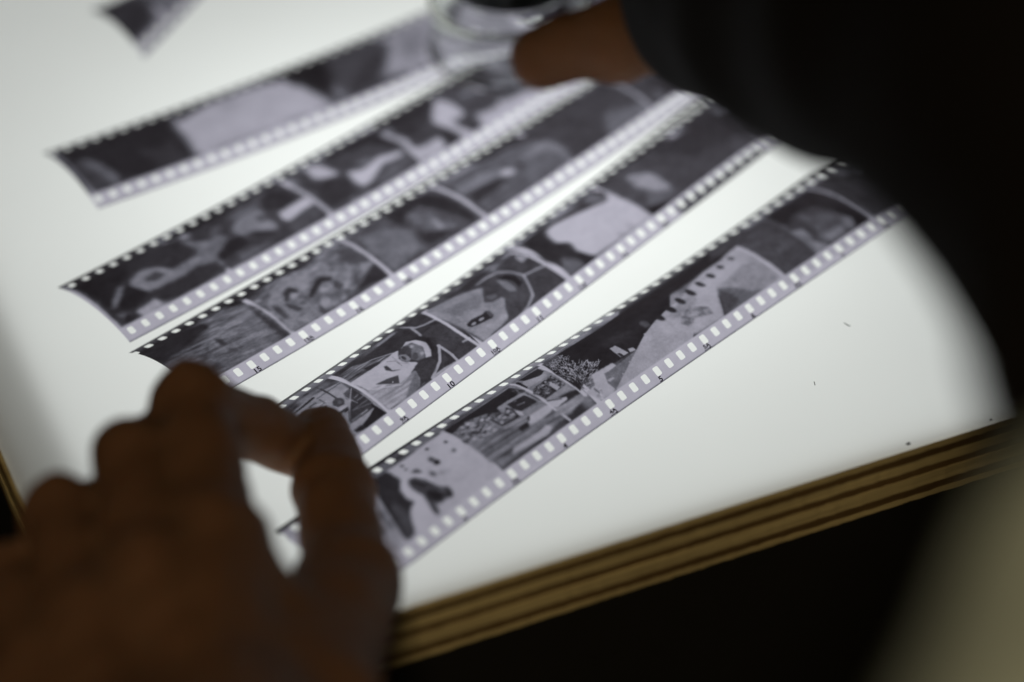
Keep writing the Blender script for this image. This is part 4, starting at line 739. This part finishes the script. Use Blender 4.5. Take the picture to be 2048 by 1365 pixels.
def paint(spec, res):
    c = Canvas(spec['start'] * 4.75, spec['end'] * 4.75, res)
    late = []
    U, V = np.meshgrid(c.u0 + (np.arange(c.nu) + .5) * res, (np.arange(c.nv) + .5) * res, indexing='ij')
    tone = vnoise(U / 11, V / 9, 61) * .6 + vnoise(U / 4, V / 3.4, 62) * .4
    tone = .16 + .50 * np.clip((tone - .42) * 3.2, 0, 1) ** 1.3
    for f0, f1 in spec['frames']:
        m = np.clip((U - f0 * 4.75 - .75) / .15, 0, 1) * np.clip((f1 * 4.75 - .75 - U) / .15, 0, 1) * np.clip((V - 5.45) / .12, 0, 1) * np.clip((29.6 - V) / .12, 0, 1)
        c.a = c.a * (1 - m) + tone * m
    for n, (kind, g, blur, par, pts) in enumerate(spec['items']):
        if kind == 'L' and par > 1.9 and min(p[1] for p in pts) > 29 or (kind == 'L' and par >= 2.5):
            late.append((g, blur, par, pts)); continue
        w = c.window(pts, blur * 3 + (par if kind == 'L' else 0))
        if w is None: continue
        U, V = w[4], w[5]
        if kind == 'P':
            c.put(w, c.poly_mask(U, V, pts), g, blur)
        elif kind == 'L':
            c.put(w, c.line_mask(U, V, pts, par), g, blur, clip=not all(p[1] > 29.6 or p[1] < 5.4 for p in pts))
        elif kind == 'S':
            su, sv, amp = par
            # streaks that drift slightly across the film
            f = vnoise(U / su + 7 + .2 * V, V / sv + 3 + .10 * U, n) - .5
            f += .5 * (vnoise(U / su * 2.3 + 1, V / sv * 2.7 + 5 + .2 * U, n + 91) - .5)
            c.put(w, c.poly_mask(U, V, pts), np.clip(g + amp * 2 * f, 0, 1), blur)
        elif kind == 'X':
            su, sv, amp = par
            r = np.random.default_rng(n + 3).random((97, 89))
            f = r[np.floor(U / su + .5 * np.floor(V / sv)).astype(int) % 97, np.floor(V / sv).astype(int) % 89] - .5
            f2 = r[np.floor(U / su / 2.7 + 11).astype(int) % 97, np.floor(V / sv / 2.1 + 5).astype(int) % 89] - .5
            f = gblur(f, blur / res) * 1.2 + gblur(f2, blur / res)
            c.put(w, c.poly_mask(U, V, pts), np.clip(g + amp * 1.6 * f, 0, 1), max(blur, .08))
        elif kind == 'W':
            cnt, wd = par
            m = c.poly_mask(U, V, pts); P = np.array(pts)
            base = c.a[w[0]:w[1], w[2]:w[3]].copy()
            foot = np.array(P[-4]) * .5 + np.array(P[-3]) * .5
            idx = np.argwhere(m); rr = random.Random(4)
            acc = np.zeros(U.shape, bool)
            for k in range(int(cnt) + 130):
                i, j = idx[rr.randrange(len(idx))]
                p = np.array([U[i, j], V[i, j]]); d = p - foot; L = np.linalg.norm(d) + 1e-6
                a = math.atan2(d[1], d[0]) + rr.gauss(0, .55)
                ln = rr.uniform(.7, 2.2); q = p + ln * np.array([math.cos(a), math.sin(a)])
                mid = (p + q) / 2 + np.array([rr.uniform(-.2, .2), rr.uniform(-.2, .2)])
                acc |= c.line_mask(U, V, [tuple(p), tuple(mid), tuple(q)], wd * rr.uniform(.7, 1.5))
            c.put(w, acc, g, blur)
    # the exposure spills past the gate into the upper rebate
    vv = (np.arange(c.nv) + .5) * res
    row = gblur(c.a[:, int(28.9 / res)][:, None], .5 / res)[:, 0]
    up = vv > 29.6
    c.a[:, up] = (row[:, None] * .80 + .06) * np.ones(up.sum())[None, :]
    for g, blur, par, pts in late:
        w = c.window(pts, blur * 3 + par)
        if w is not None:
            c.put(w, c.line_mask(w[4], w[5], pts, par), g, blur, clip=False)
    # crisp gate edge between picture and upper rebate, faint grain and long tone drift
    U, V = np.meshgrid(c.u0 + (np.arange(c.nu) + .5) * res, vv, indexing='ij')
    v0, gd = spec['topdark']
    m = np.clip((V - v0) / .5, 0, 1)
    c.a = c.a * (1 - m) + gd * m
    m = np.clip((.45 - V) / .3, 0, 1)
    c.a = c.a * (1 - .55 * m)  # darker lower edge line: a reflection there, painted into the film density
    pic = np.clip((V - 5.4) / .2, 0, 1) * np.clip((29.6 - V) / .2, 0, 1) * np.clip(4 * c.a * (1.0 - c.a) + .1, 0, 1)
    c.a += pic * (.13 * (vnoise(U / 3.1, V / 2.2, 70) - .5) + .08 * (vnoise(U / .9 + V / 2, V / .8, 71) - .5) + .10 * (vnoise(U / .42, V / .38, 72) - .5))
    c.a += .05 * (vnoise(U / 9, V / 6, 77) - .5) + .03 * (vnoise(U / 1.3, V / 1.1, 78) - .5)
    c.a += .035 * (np.random.default_rng(2).random(c.a.shape) - .5)
    return c

def transmittance(g):
    g = np.clip(g, 0, 1.05)[:, None]
    dark = np.array([33., 30., 33.]); mid = np.array([97., 97., 106.]); clear = np.array([176., 174., 188.])
    d = np.where(g < .5, dark + (mid - dark) * g * 2, mid + (clear - mid) * (g * 2 - 1))
    lin = lambda v: np.where(v / 255 < .04045, v / 255 / 12.92, ((v / 255 + .055) / 1.055) ** 2.4)
    return np.clip(lin(d) / lin(np.array([232., 236., 234.])), 0.002, .97)

# ------------------------------------------------------------------ film strips
def arc(c, L):
    lo, hi = 1e-3, 1.5
    for _ in range(50):
        m = (lo + hi) / 2
        if L * math.sin(m) / m > c: lo = m
        else: hi = m
    return L / 2 / lo, lo

class Film:
    def __init__(s, spec, lift=None):
        s.spec = spec; s.lift = lift
        us = np.linspace(spec['start'], spec['end'], 12) * .0475
        ch = [math.hypot(*(np.polyval(spec['cb'][i], x) - np.polyval(spec['ct'][i], x) for i in (0, 1))) for x in us]
        s.L = spec.get('af', 1.027) * float(np.mean(ch))
        s.k = s.L / 28.2
    def at(s, u, v, up=0.0):
        """film coordinates in mm (along, across) to world metres"""
        x = np.asarray(u, float) / 100; v = np.asarray(v, float)
        x = x.ravel(); shp = v.shape; v = v.ravel()
        B = np.stack([np.polyval(s.spec['cb'][i], x) for i in (0, 1)], -1)
        T = np.stack([np.polyval(s.spec['ct'][i], x) for i in (0, 1)], -1)
        d = T - B; c = np.hypot(d[:, 0], d[:, 1]); n = d / c[:, None]
        cq = np.minimum(c, s.L * .998)
        tab = np.linspace(cq.min() - .5, s.L * .999, 80); R_ = np.array([arc(q, s.L)[0] for q in tab])
        R = np.interp(cq, tab, R_)
        w = (v - 17.5) * s.k / R
        xx = R * np.sin(w) + c / 2
        z = R * (np.cos(w) - np.cos(17.5 * s.k / R)) + .12
        P = B + n * xx[:, None]
        if s.lift is not None:
            z = z + np.polyval(s.lift[0], x) * (1 - v / 35) + np.polyval(s.lift[1], x) * v / 35
        return np.stack([P[:, 0], P[:, 1], z + up], -1).reshape(shp + (3,)) * MM

def build_strip(spec, label, fine, lift=None):
    F = Film(spec, lift)
    if fine: du, dv, per, hu, rows = .25, .25, 19, 4, [(8, 19), (121, 132)]
    else: du, dv, per, hu, rows = .475, .5, 10, 2, [(4, 9), (61, 66)]
    nv = int(round(35 / dv))
    i0 = int(round(spec['start'] * 4.75 / du)); i1 = int(round(spec['end'] * 4.75 / du))
    I = np.arange(i0, i1 + 1); J = np.arange(nv + 1)
    U, V = np.meshgrid(I * du, J * dv, indexing='ij')
    U = U.copy(); V = V.copy()
    hole = np.zeros((len(I) - 1, nv), bool)
    k0 = int(math.floor(spec['start'])) - 1; k1 = int(math.ceil(spec['end'])) + 1
    for k in range(k0, k1 + 1):
        a, b = k * per - hu - i0, k * per + hu - i0
        for (r0, r1) in rows:
            aa, bb = max(a, 0), min(b, len(I) - 1)
            if bb <= aa: continue
            hole[aa:bb, r0:r1] = True
            q = .15 if fine else .14
            for (ci, si) in ((a, 1), (b, -1)):
                for (cj, sj) in ((r0, 1), (r1, -1)):
                    if 0 <= ci < len(I):
                        U[ci, cj] += si * q; V[ci, cj] += sj * q
                        if fine and 0 <= ci + si < len(I):
                            V[ci + si, cj] += sj * .06; U[ci, cj + sj] += si * .06
    cv = paint(spec, .125 if fine else .25)
    gi = np.clip(((U - cv.u0) / cv.res - .5), 0, cv.nu - 1.001); gj = np.clip(V / cv.res - .5, 0, cv.nv - 1.001)
    a = gi.astype(int); b = gj.astype(int); fa = gi - a; fb = gj - b
    g = (cv.a[a, b] * (1 - fa) + cv.a[a + 1, b] * fa) * (1 - fb) + (cv.a[a, b + 1] * (1 - fa) + cv.a[a + 1, b + 1] * fa) * fb
    P = F.at(U, V)
    C = transmittance(g.ravel())
    P = P.reshape(-1, 3)
    W = nv + 1
    qa, qb = np.meshgrid(np.arange(len(I) - 1), np.arange(nv), indexing='ij')
    quad = np.stack([qa * W + qb, (qa + 1) * W + qb, (qa + 1) * W + qb + 1, qa * W + qb + 1], -1)
    part = np.zeros(hole.shape, int); part[hole] = -1
    j0, j1 = int(round(5.5 / dv)), int(round(29.5 / dv))
    for n, (f0, f1) in enumerate(spec['frames']):
        a_ = max(0, int(round((f0 * 4.75 + .7) / du)) - i0); b_ = min(len(I) - 1, int(round((f1 * 4.75 - .7) / du)) - i0)
        if b_ > a_:
            part[a_:b_, j0:j1] = n + 1
    mid = F.at(np.array([spec['start'] * 4.75]), np.array([17.5]))[0]
    root = empty('film_strip', (float(mid[0]), float(mid[1]), 0), label, 'film strip', 'strips of negatives on the lightbox')
    def sub(name, sel):
        q = quad[sel]
        if not len(q): return None
        used, invx = np.unique(q.ravel(), return_inverse=True)
        return mesh_obj(name, P[used], invx.reshape(-1, 4), M_FILM, root, True, C[used])
    sub('film_base', part == 0)
    for n in range(len(spec['frames'])):
        sub('negative_frame', part == n + 1)
    for pos, txt in spec['nums']:
        if txt and spec['start'] < pos < spec['end'] - 1:
            edge_number(F, root, pos * 4.75, txt)
    return F

def edge_number(F, root, u, txt):
    cu = bpy.data.curves.new('t', 'FONT'); cu.body = txt; cu.size = 2.35 if 'A' not in txt else 1.75
    cu.align_x = 'CENTER'; cu.resolution_u = 3; cu.offset = .06
    to = bpy.data.objects.new('t', cu); col.objects.link(to)
    dg = bpy.context.evaluated_depsgraph_get()
    me = bpy.data.meshes.new_from_object(to.evaluated_get(dg))
    co = np.array([v.co[:] for v in me.vertices]); polys = [list(p.vertices) for p in me.polygons]
    bpy.data.objects.remove(to); bpy.data.curves.remove(cu); bpy.data.meshes.remove(me)
    y0 = .30 if 'A' not in txt else .80
    V = F.at(u + co[:, 0] * 1.15 + .8, y0 + co[:, 1] * .92, .06)
    V = list(map(tuple, V))
    if 'A' in txt:   # the half frame mark carries an arrow
        b = len(V)
        pts = [(-1.3, .33), (.7, .33), (.7, .12), (1.7, .42), (.7, .72), (.7, .51), (-1.3, .51)]
        A = F.at(np.array([u + p[0] + .7 for p in pts]), np.array([p[1] + .02 for p in pts]), .06)
        V += list(map(tuple, A)); polys.append([b, b + 1, b + 5, b + 6]); polys.append([b + 2, b + 3, b + 4])
    mesh_obj('edge_number', V, polys, M_INK, root, False)

# ------------------------------------------------------------------ soft bodies from blended bones (surface nets)
def field(prims, lo, hi, h, disp=None):
    n = np.ceil((hi - lo) / h).astype(int) + 1
    X, Y, Z = np.meshgrid(*(lo[i] + h * np.arange(n[i]) for i in range(3)), indexing='ij')
    D = np.full(X.shape, 1e3)
    for a, b, ra, rb, k in prims:
        a = np.array(a, float); b = np.array(b, float); d = b - a; L = (d ** 2).sum() + 1e-9
        t = np.clip(((X - a[0]) * d[0] + (Y - a[1]) * d[1] + (Z - a[2]) * d[2]) / L, 0, 1)
        q = np.sqrt((X - a[0] - t * d[0]) ** 2 + (Y - a[1] - t * d[1]) ** 2 + (Z - a[2] - t * d[2]) ** 2) - (ra + (rb - ra) * t)
        hh = np.clip(.5 + .5 * (D - q) / k, 0, 1)
        D = D * (1 - hh) + q * hh - k * hh * (1 - hh)
    if disp is not None: D = D + disp(X, Y, Z)
    return D

def surface_net(D, lo, h):
    s = D < 0
    nx, ny, nz = D.shape
    c = [(i, j, k) for i in (0, 1) for j in (0, 1) for k in (0, 1)]
    cnt = sum(s[i:nx - 1 + i, j:ny - 1 + j, k:nz - 1 + k].astype(int) for i, j, k in c)
    act = (cnt > 0) & (cnt < 8)
    ids = -np.ones(act.shape, int); A = np.argwhere(act); ids[act] = np.arange(len(A))
    P = np.zeros((len(A), 3)); W = np.zeros(len(A))
    for p, a in enumerate(c):
        for b in c[p + 1:]:
            if sum(abs(a[m] - b[m]) for m in range(3)) != 1: continue
            da = D[A[:, 0] + a[0], A[:, 1] + a[1], A[:, 2] + a[2]]; db = D[A[:, 0] + b[0], A[:, 1] + b[1], A[:, 2] + b[2]]
            x = (da < 0) != (db < 0); t = np.where(x, da / np.where(x, da - db, 1), 0)
            pt = np.array(a) + t[:, None] * (np.array(b) - np.array(a))
            P[x] += pt[x]; W[x] += 1
    P = lo + h * (A + P / W[:, None])
    Q = []
    for ax in range(3):
        o = [m for m in range(3) if m != ax]
        sl0 = [slice(1, -1)] * 3; sl1 = [slice(1, -1)] * 3
        sl0[ax] = slice(0, -1); sl1[ax] = slice(1, None)
        s0 = s[tuple(sl0)]; s1 = s[tuple(sl1)]
        e = np.argwhere(s0 != s1); flip = s0[tuple(e.T)]
        base = e.copy(); base[:, o[0]] += 1; base[:, o[1]] += 1
        def cell(d0, d1):
            q = base.copy(); q[:, o[0]] -= d0; q[:, o[1]] -= d1
            return ids[q[:, 0], q[:, 1], q[:, 2]]
        q = np.stack([cell(1, 1), cell(0, 1), cell(0, 0), cell(1, 0)], -1)
        if ax == 1: flip = ~flip
        q[~flip] = q[~flip][:, ::-1]
        Q.append(q)
    Q = np.concatenate(Q); Q = Q[(Q >= 0).all(1)]
    return P, Q

def blob(name, prims, h, mat, parent, disp=None, pad=5):
    pts = np.array([p for a, b, ra, rb, k in prims for p in (np.array(a) - max(ra, rb), np.array(a) + max(ra, rb), np.array(b) - max(ra, rb), np.array(b) + max(ra, rb))], float)
    lo = pts.min(0) - pad; hi = pts.max(0) + pad
    D = field(prims, lo, hi, h, disp)
    D[0] = D[-1] = 5; D[:, 0] = D[:, -1] = 5; D[:, :, 0] = D[:, :, -1] = 5
    P, Q = surface_net(D, lo, h)
    return mesh_obj(name, P * MM, Q, mat, parent, True)

def chain(joints, radii, k):
    return [(joints[i], joints[i + 1], radii[i], radii[i + 1], k) for i in range(len(joints) - 1)]

# ------------------------------------------------------------------ the person
def wrinkle(amp, sc, seed):
    r = np.random.default_rng(seed)
    K = [(r.normal(size=3) / sc, r.uniform(0, 6.28)) for _ in range(7)]
    def f(X, Y, Z):
        s = 0
        for k, p in K: s = s + np.sin(k[0] * X + k[1] * Y + k[2] * Z + p)
        return amp * s / 3
    return f

def person():
    root = empty('person', (.06, -.10, 0), 'person with one hand pinching the film strips and the other steadying the loupe', 'person')
    # left hand: joints in millimetres
    i_tip, i_dip, i_pip, i_mcp = (71.2, 58.0, 8.2), (58.8, 52.4, 25.0), (39.5, 41.2, 48.0), (26.3, -15.2, 56.0)
    m_tip, m_dip, m_pip, m_mcp = (44.0, 56.8, 11.0), (33.5, 49.0, 30.0), (20.0, 25.4, 50.0), (8.5, -26.6, 60.0)
    r_tip, r_dip, r_pip, r_mcp = (21.8, 41.2, 10.5), (11.9, 35.1, 28.0), (0.2, 17.6, 46.0), (-7.0, -32.5, 58.0)
    l_tip, l_dip, l_pip, l_mcp = (1.7, 32.0, 9.5), (-8.4, 23.8, 24.0), (-15.5, 11.0, 38.0), (-21.4, -37.5, 52.0)
    t_tip, t_ip, t_mcp, t_cmc = (78.4, 62.8, 8.6), (70.7, 31.5, 16.5), (59.6, -9.0, 24.0), (28.9, -63.0, 44.0)
    wa, wb, wc = (3.8, -88.0, 64.0), (-14.8, -92.0, 68.0), (-24.0, -160.0, 98.0)
    pr = []
    pr += [(i_mcp, wa, 12, 14, 6), (m_mcp, wa, 12, 14, 7), (r_mcp, wb, 12, 14, 7), (l_mcp, wb, 11, 14, 7)]
    pr += [(wa, wc, 21, 25, 9), (wb, wc, 20, 25, 9), (t_cmc, wa, 17, 17, 9)]
    pr += [((18, -30, 46), (0, -75, 54), 13, 16, 10), ((-6, -38, 46), (-12, -80, 54), 12, 16, 10)]
    pr += [(t_cmc, t_mcp, 16.5, 11.2, 8), (i_mcp, (34, -50, 40), 9, 12, 8), ((30, -52, 42), t_mcp, 13, 10, 9)]
    pr += [(t_mcp, t_ip, 11.0, 9.6, 4), (t_ip, t_tip, 9.8, 7.8, 3)]
    pr += [(i_mcp, i_pip, 10.8, 9.8, 3), (i_pip, i_dip, 9.6, 8.0, 3), (i_dip, i_tip, 8.3, 7.2, 2.5)]
    pr += [(m_mcp, m_pip, 10.8, 9.9, 3), (m_pip, m_dip, 9.8, 8.4, 2.5), (m_dip, m_tip, 8.4, 7.4, 2.5)]
    pr += [(r_mcp, r_pip, 10.2, 9.5, 3), (r_pip, r_dip, 9.3, 8.0, 2.5), (r_dip, r_tip, 8.0, 7.0, 2.5)]
    pr += [(l_mcp, l_pip, 9.4, 8.4, 3), (l_pip, l_dip, 8.0, 7.0, 2.5), (l_dip, l_tip, 7.0, 6.2, 2.5)]
    for q, rr in ((i_mcp, 3.2), (m_mcp, 3.4), (r_mcp, 3.0), (l_mcp, 2.6)):      # knuckles stand up
        pr.append((tuple(np.array(q) + (0, 1, 10.0)), tuple(np.array(q) + (-1, -6, 9.5)), rr + .6, rr + .4, 5))
        e = np.array(wa if q in (i_mcp, m_mcp) else wb)                  # tendon running back to the wrist
        pr.append((tuple(np.array(q) + (-1, -7, 10.5)), tuple(q + (e - q) * .75 + (0, 0, 13.5)), 2.2, 1.6, 4))
    for q in (i_pip, m_pip, r_pip):
        pr.append((tuple(np.array(q) + (0, 2, 6)), tuple(np.array(q) + (-1, -2, 6)), 3.2, 3.2, 5))
    hand = blob('hand', pr, 1.25, M_SKIN, root, lambda X, Y, Z: wrinkle(.26, 3.2, 3)(X, Y, Z) + wrinkle(.5, 8.0, 13)(X, Y, Z))
    hand['label'] = 'left hand with index finger and thumb pinching a strip'
    nail(hand, (76.2, 54.5, 17.6), (7.7, 31.3, -8.0), (0, .24, .97), 6.2, 8.2)
    # right hand: the thumb lies against the loupe, the fingers reach round its far side
    T = [(199.6, 190.0, 18.0), (218.4, 175.5, 28.0), (247.0, 162.0, 42.0), (268.0, 140.0, 66.0)]
    I = [(262, 206, 72), (250, 247, 84), (232, 266, 66), (222, 262, 46)]
    Mf = [(276, 196, 66), (268, 246, 72), (250, 262, 52), (236, 256, 30)]
    Rf = [(286, 182, 58), (290, 226, 52), (278, 246, 32), (262, 244, 14)]
    Lf = [(290, 166, 48), (304, 198, 38), (304, 216, 20), (292, 220, 9)]
    W1, W2 = (262, 128, 74), (284, 122, 62)
    pr = [(T[0], (206.5, 185.4, 22.5), 10.2, 9.7, 3), ((206.5, 185.4, 22.5), T[1], 9.9, 12.6, 4), (T[1], T[2], 12.4, 14.5, 4)] + [(T[2], T[3], 12, 17, 8)]
    for ch, r0 in ((I, 10), (Mf, 10), (Rf, 9.5), (Lf, 8.5)):
        pr += [(ch[0], ch[1], r0 + 1, r0, 5), (ch[1], ch[2], r0, r0 - 1.4, 2.5), (ch[2], ch[3], r0 - 1.5, r0 - 2.6, 2.5)]
    pr += [(I[0], W1, 12, 15, 8), (Mf[0], W1, 12, 15, 8), (Rf[0], W2, 12, 15, 8), (Lf[0], W2, 11, 15, 8), (T[3], W1, 17, 18, 9)]
    pr += [(W1, (234, 96, 98), 20, 22, 9), (W2, (240, 94, 94), 19, 21, 9), ((236, 96, 98), (200, 60, 120), 22, 25, 9)]
    rh = blob('hand', pr, 1.3, M_SKIN, root, wrinkle(.22, 3.2, 8))
    rh['label'] = 'right hand with its thumb against the loupe'
    nail(rh, (205.6, 190.2, 27.2), (16, -9.6, 12.0), (-.35, .1, .93), 6.0, 7.6)
    # sleeve of the right arm, shade put into its colour, coming towards the viewer
    S = [(195.9, 56.1, 123.0), (183.1, -7.6, 155.5), (174.7, -71.2, 190.5), (166.9, -136.9, 206.9), (156.0, -194.0, 201.0), (180.0, -252.0, 186.0)]
    sl = blob('sleeve', chain(S, [33, 35, 41, 45, 47, 48], 10), 3.4, M_SLEEVE, root, wrinkle(1.6, 13, 4))
    # olive shirt at the near right, same garment in its lit tone
    O = [(134.0, -228.0, 186.0), (101.5, -253.0, 206.0), (84, -278.0, 196.0), (70, -334, 150)]
    blob('shirt', chain(O, [27, 36, 45, 64], 14), 3.4, M_SHIRT, root, wrinkle(1.5, 16, 5))
    # sleeve cuff of the left arm, outside the view
    blob('sleeve', chain([(-20, -146, 96), (-40, -200, 122), (-70, -270, 150)], [31, 40, 50], 8), 3.4, M_SLEEVE, root, wrinkle(1.2, 12, 6))

def nail(hand, c, d, n, wdt, ln):
    """a curved plate lying on the back of a fingertip"""
    d = np.array(d, float); d /= np.linalg.norm(d); n = np.array(n, float); n -= d * (n @ d); n /= np.linalg.norm(n)
    s = np.cross(d, n); V = []; F = []; c = np.array(c, float)
    m = 8
    for t in range(m + 1):
        for q in range(m + 1):
            a = (t / m - .5) * 2; b = (q / m - .5) * 2
            k = 1 - .18 * max(0, a) ** 3 - .25 * max(0, -a) ** 4
            V.append((c - d * a * ln * .5 * (1 - .12 * b * b) + s * b * wdt * k - n * (2.3 * b * b + .9 * a * a) - n * 1.0) * MM)
    for t in range(m):
        for q in range(m):
            a = t * (m + 1) + q
            F.append((a, a + 1, a + m + 2, a + m + 1))
    o = mesh_obj('fingernail', V, F, M_NAIL, hand, True)
    so = o.modifiers.new('thickness', 'SOLIDIFY'); so.thickness = .0006

# ------------------------------------------------------------------ the loupe
def lathe(name, prof, c, mat, parent, seg=72, closed=False):
    V = []; F = []; n = len(prof)
    for i in range(seg):
        a = 2 * math.pi * i / seg
        V += [((c[0] + r * math.cos(a)) * MM, (c[1] + r * math.sin(a)) * MM, z * MM) for r, z in prof]
    for i in range(seg):
        j = (i + 1) % seg
        for k in range(n if closed else n - 1):
            l = (k + 1) % n
            F.append((i * n + k, j * n + k, j * n + l, i * n + l))
    o = mesh_obj(name, V, F, mat, parent, True)
    return o

def smooth_angle(o, ang=35):
    me = o.data
    me.polygons.foreach_set('use_smooth', [True] * len(me.polygons))
    me.set_sharp_from_angle(angle=math.radians(ang))

def loupe():
    c = (204.1, 225.9)
    root = empty('loupe', (c[0] * MM, c[1] * MM, 0), 'magnifying loupe with clear round skirt and black eyepiece standing on the film', 'loupe')
    skirt = [(25.0, .9), (26.1, .9), (26.1, 1.9), (25.7, 2.5), (25.3, 18.7), (25.7, 19.4), (25.7, 20.4), (24.9, 21.1), (19.8, 23.9), (19.2, 23.9), (19.2, 22.9), (24.0, 20.2), (24.4, 19.2), (24.8, 2.4)]
    smooth_angle(lathe('skirt', skirt, c, M_ACRYL, root, 96, True))
    smooth_angle(lathe('base_ring', [(25.2, .35), (26.6, .35), (26.8, .6), (26.6, .85), (25.2, .85)], c, M_RIM, root, 96, True))
    smooth_angle(lathe('shoulder_ring', [(25.75, 19.3), (26.3, 19.3), (26.4, 19.8), (26.3, 20.3), (25.75, 20.3)], c, M_RIM, root, 96, True))
    smooth_angle(lathe('barrel', [(15.5, 24.3), (18.6, 24.3), (19.0, 25.0), (19.0, 31), (20.4, 32.5), (20.4, 45), (18.6, 47), (16.5, 47), (15.5, 45)], c, M_BLACK, root, 96, True))
    smooth_angle(lathe('eyepiece_lens', [(0.01, 46.2), (5, 45.8), (10, 44.6), (15.4, 42.6), (15.4, 40), (0.01, 40)], c, M_LENS, root, 64))
    smooth_angle(lathe('field_lens', [(0.01, 27.5), (6, 27.8), (12, 28.8), (15.4, 30), (15.4, 31), (0.01, 31)], c, M_ACRYL, root, 64))

# ------------------------------------------------------------------ specks on the opal top
def fibre(pts, r, label):
    V = []; F = []
    P = [np.array(p, float) for p in pts]
    for i, p in enumerate(P):
        t = P[min(i + 1, len(P) - 1)] - P[max(i - 1, 0)]; t /= np.linalg.norm(t)
        s = np.cross(t, (0, 0, 1)); s /= np.linalg.norm(s); u = np.cross(s, t)
        for k in range(5):
            a = 2 * math.pi * k / 5
            V.append((p + r * (math.cos(a) * s + math.sin(a) * u)) * MM)
    for i in range(len(P) - 1):
        for k in range(5):
            F.append((i * 5 + k, i * 5 + (k + 1) % 5, i * 5 + 5 + (k + 1) % 5, i * 5 + 5 + k))
    F += [tuple(range(4, -1, -1)), tuple(range(len(V) - 5, len(V)))]
    o = mesh_obj('dust_fibre', V, F, M_DUST, None, True)
    tag(o, label, 'dust', 'specks on the opal top')

def chip(x, y, r, label, seed):
    q = random.Random(seed); V = []; F = []
    n = 7
    for k in range(n):
        a = 2 * math.pi * k / n; V.append(((x + r * q.uniform(.7, 1.3) * math.cos(a)) * MM, (y + r * .6 * q.uniform(.7, 1.3) * math.sin(a)) * MM, .05 * MM))
    V.append((x * MM, y * MM, r * .9 * MM))
    F = [(k, (k + 1) % n, n) for k in range(n)] + [tuple(range(n - 1, -1, -1))]
    tag(mesh_obj('wood_chip', V, F, M_DUST, None, False), label, 'splinter')

setting()
lightbox()
build_strip(S0, 'short blurred film strip curling up behind the others at the far left', False, lift=([0, 60, 0], [0, 12, 0]))
build_strip(S1, 'blurred film strip reaching from the far left under the loupe', False)
build_strip(S2, 'film strip just in front of the loupe with crossing light shapes, its left end arched', False)
build_strip(S3, 'film strip with a notched left end, touching the knuckle of the left hand', True)
build_strip(S4, 'film strip numbered 9 to 12 pinched by finger and thumb, portrait in its second picture', True)
build_strip(S5, 'nearest film strip, numbered 3 to 7, with a furry animal, shelves and a bare tree', True)
loupe()
person()
fibre([(231.52, 55.42, 0.2), (231.7, 54.6, 0.2), (232.0, 53.72, 0.2), (232.51, 53.48, 0.2)], .13, 'tiny dark hair lying alone on the white top far right of the strips')
fibre([(211.39, 36.16, 0.2), (211.2, 35.54, 0.2), (210.92, 34.74, 0.2)], .11, 'minute upright dust speck on the white top below the nearest strip')
chip(221.77, 3.30, 0.85, 'dark splinter on the near rim of the lightbox towards the right', 1)
chip(246.68, 2.71, 0.45, 'smaller dark splinter farthest right on the near rim', 2)
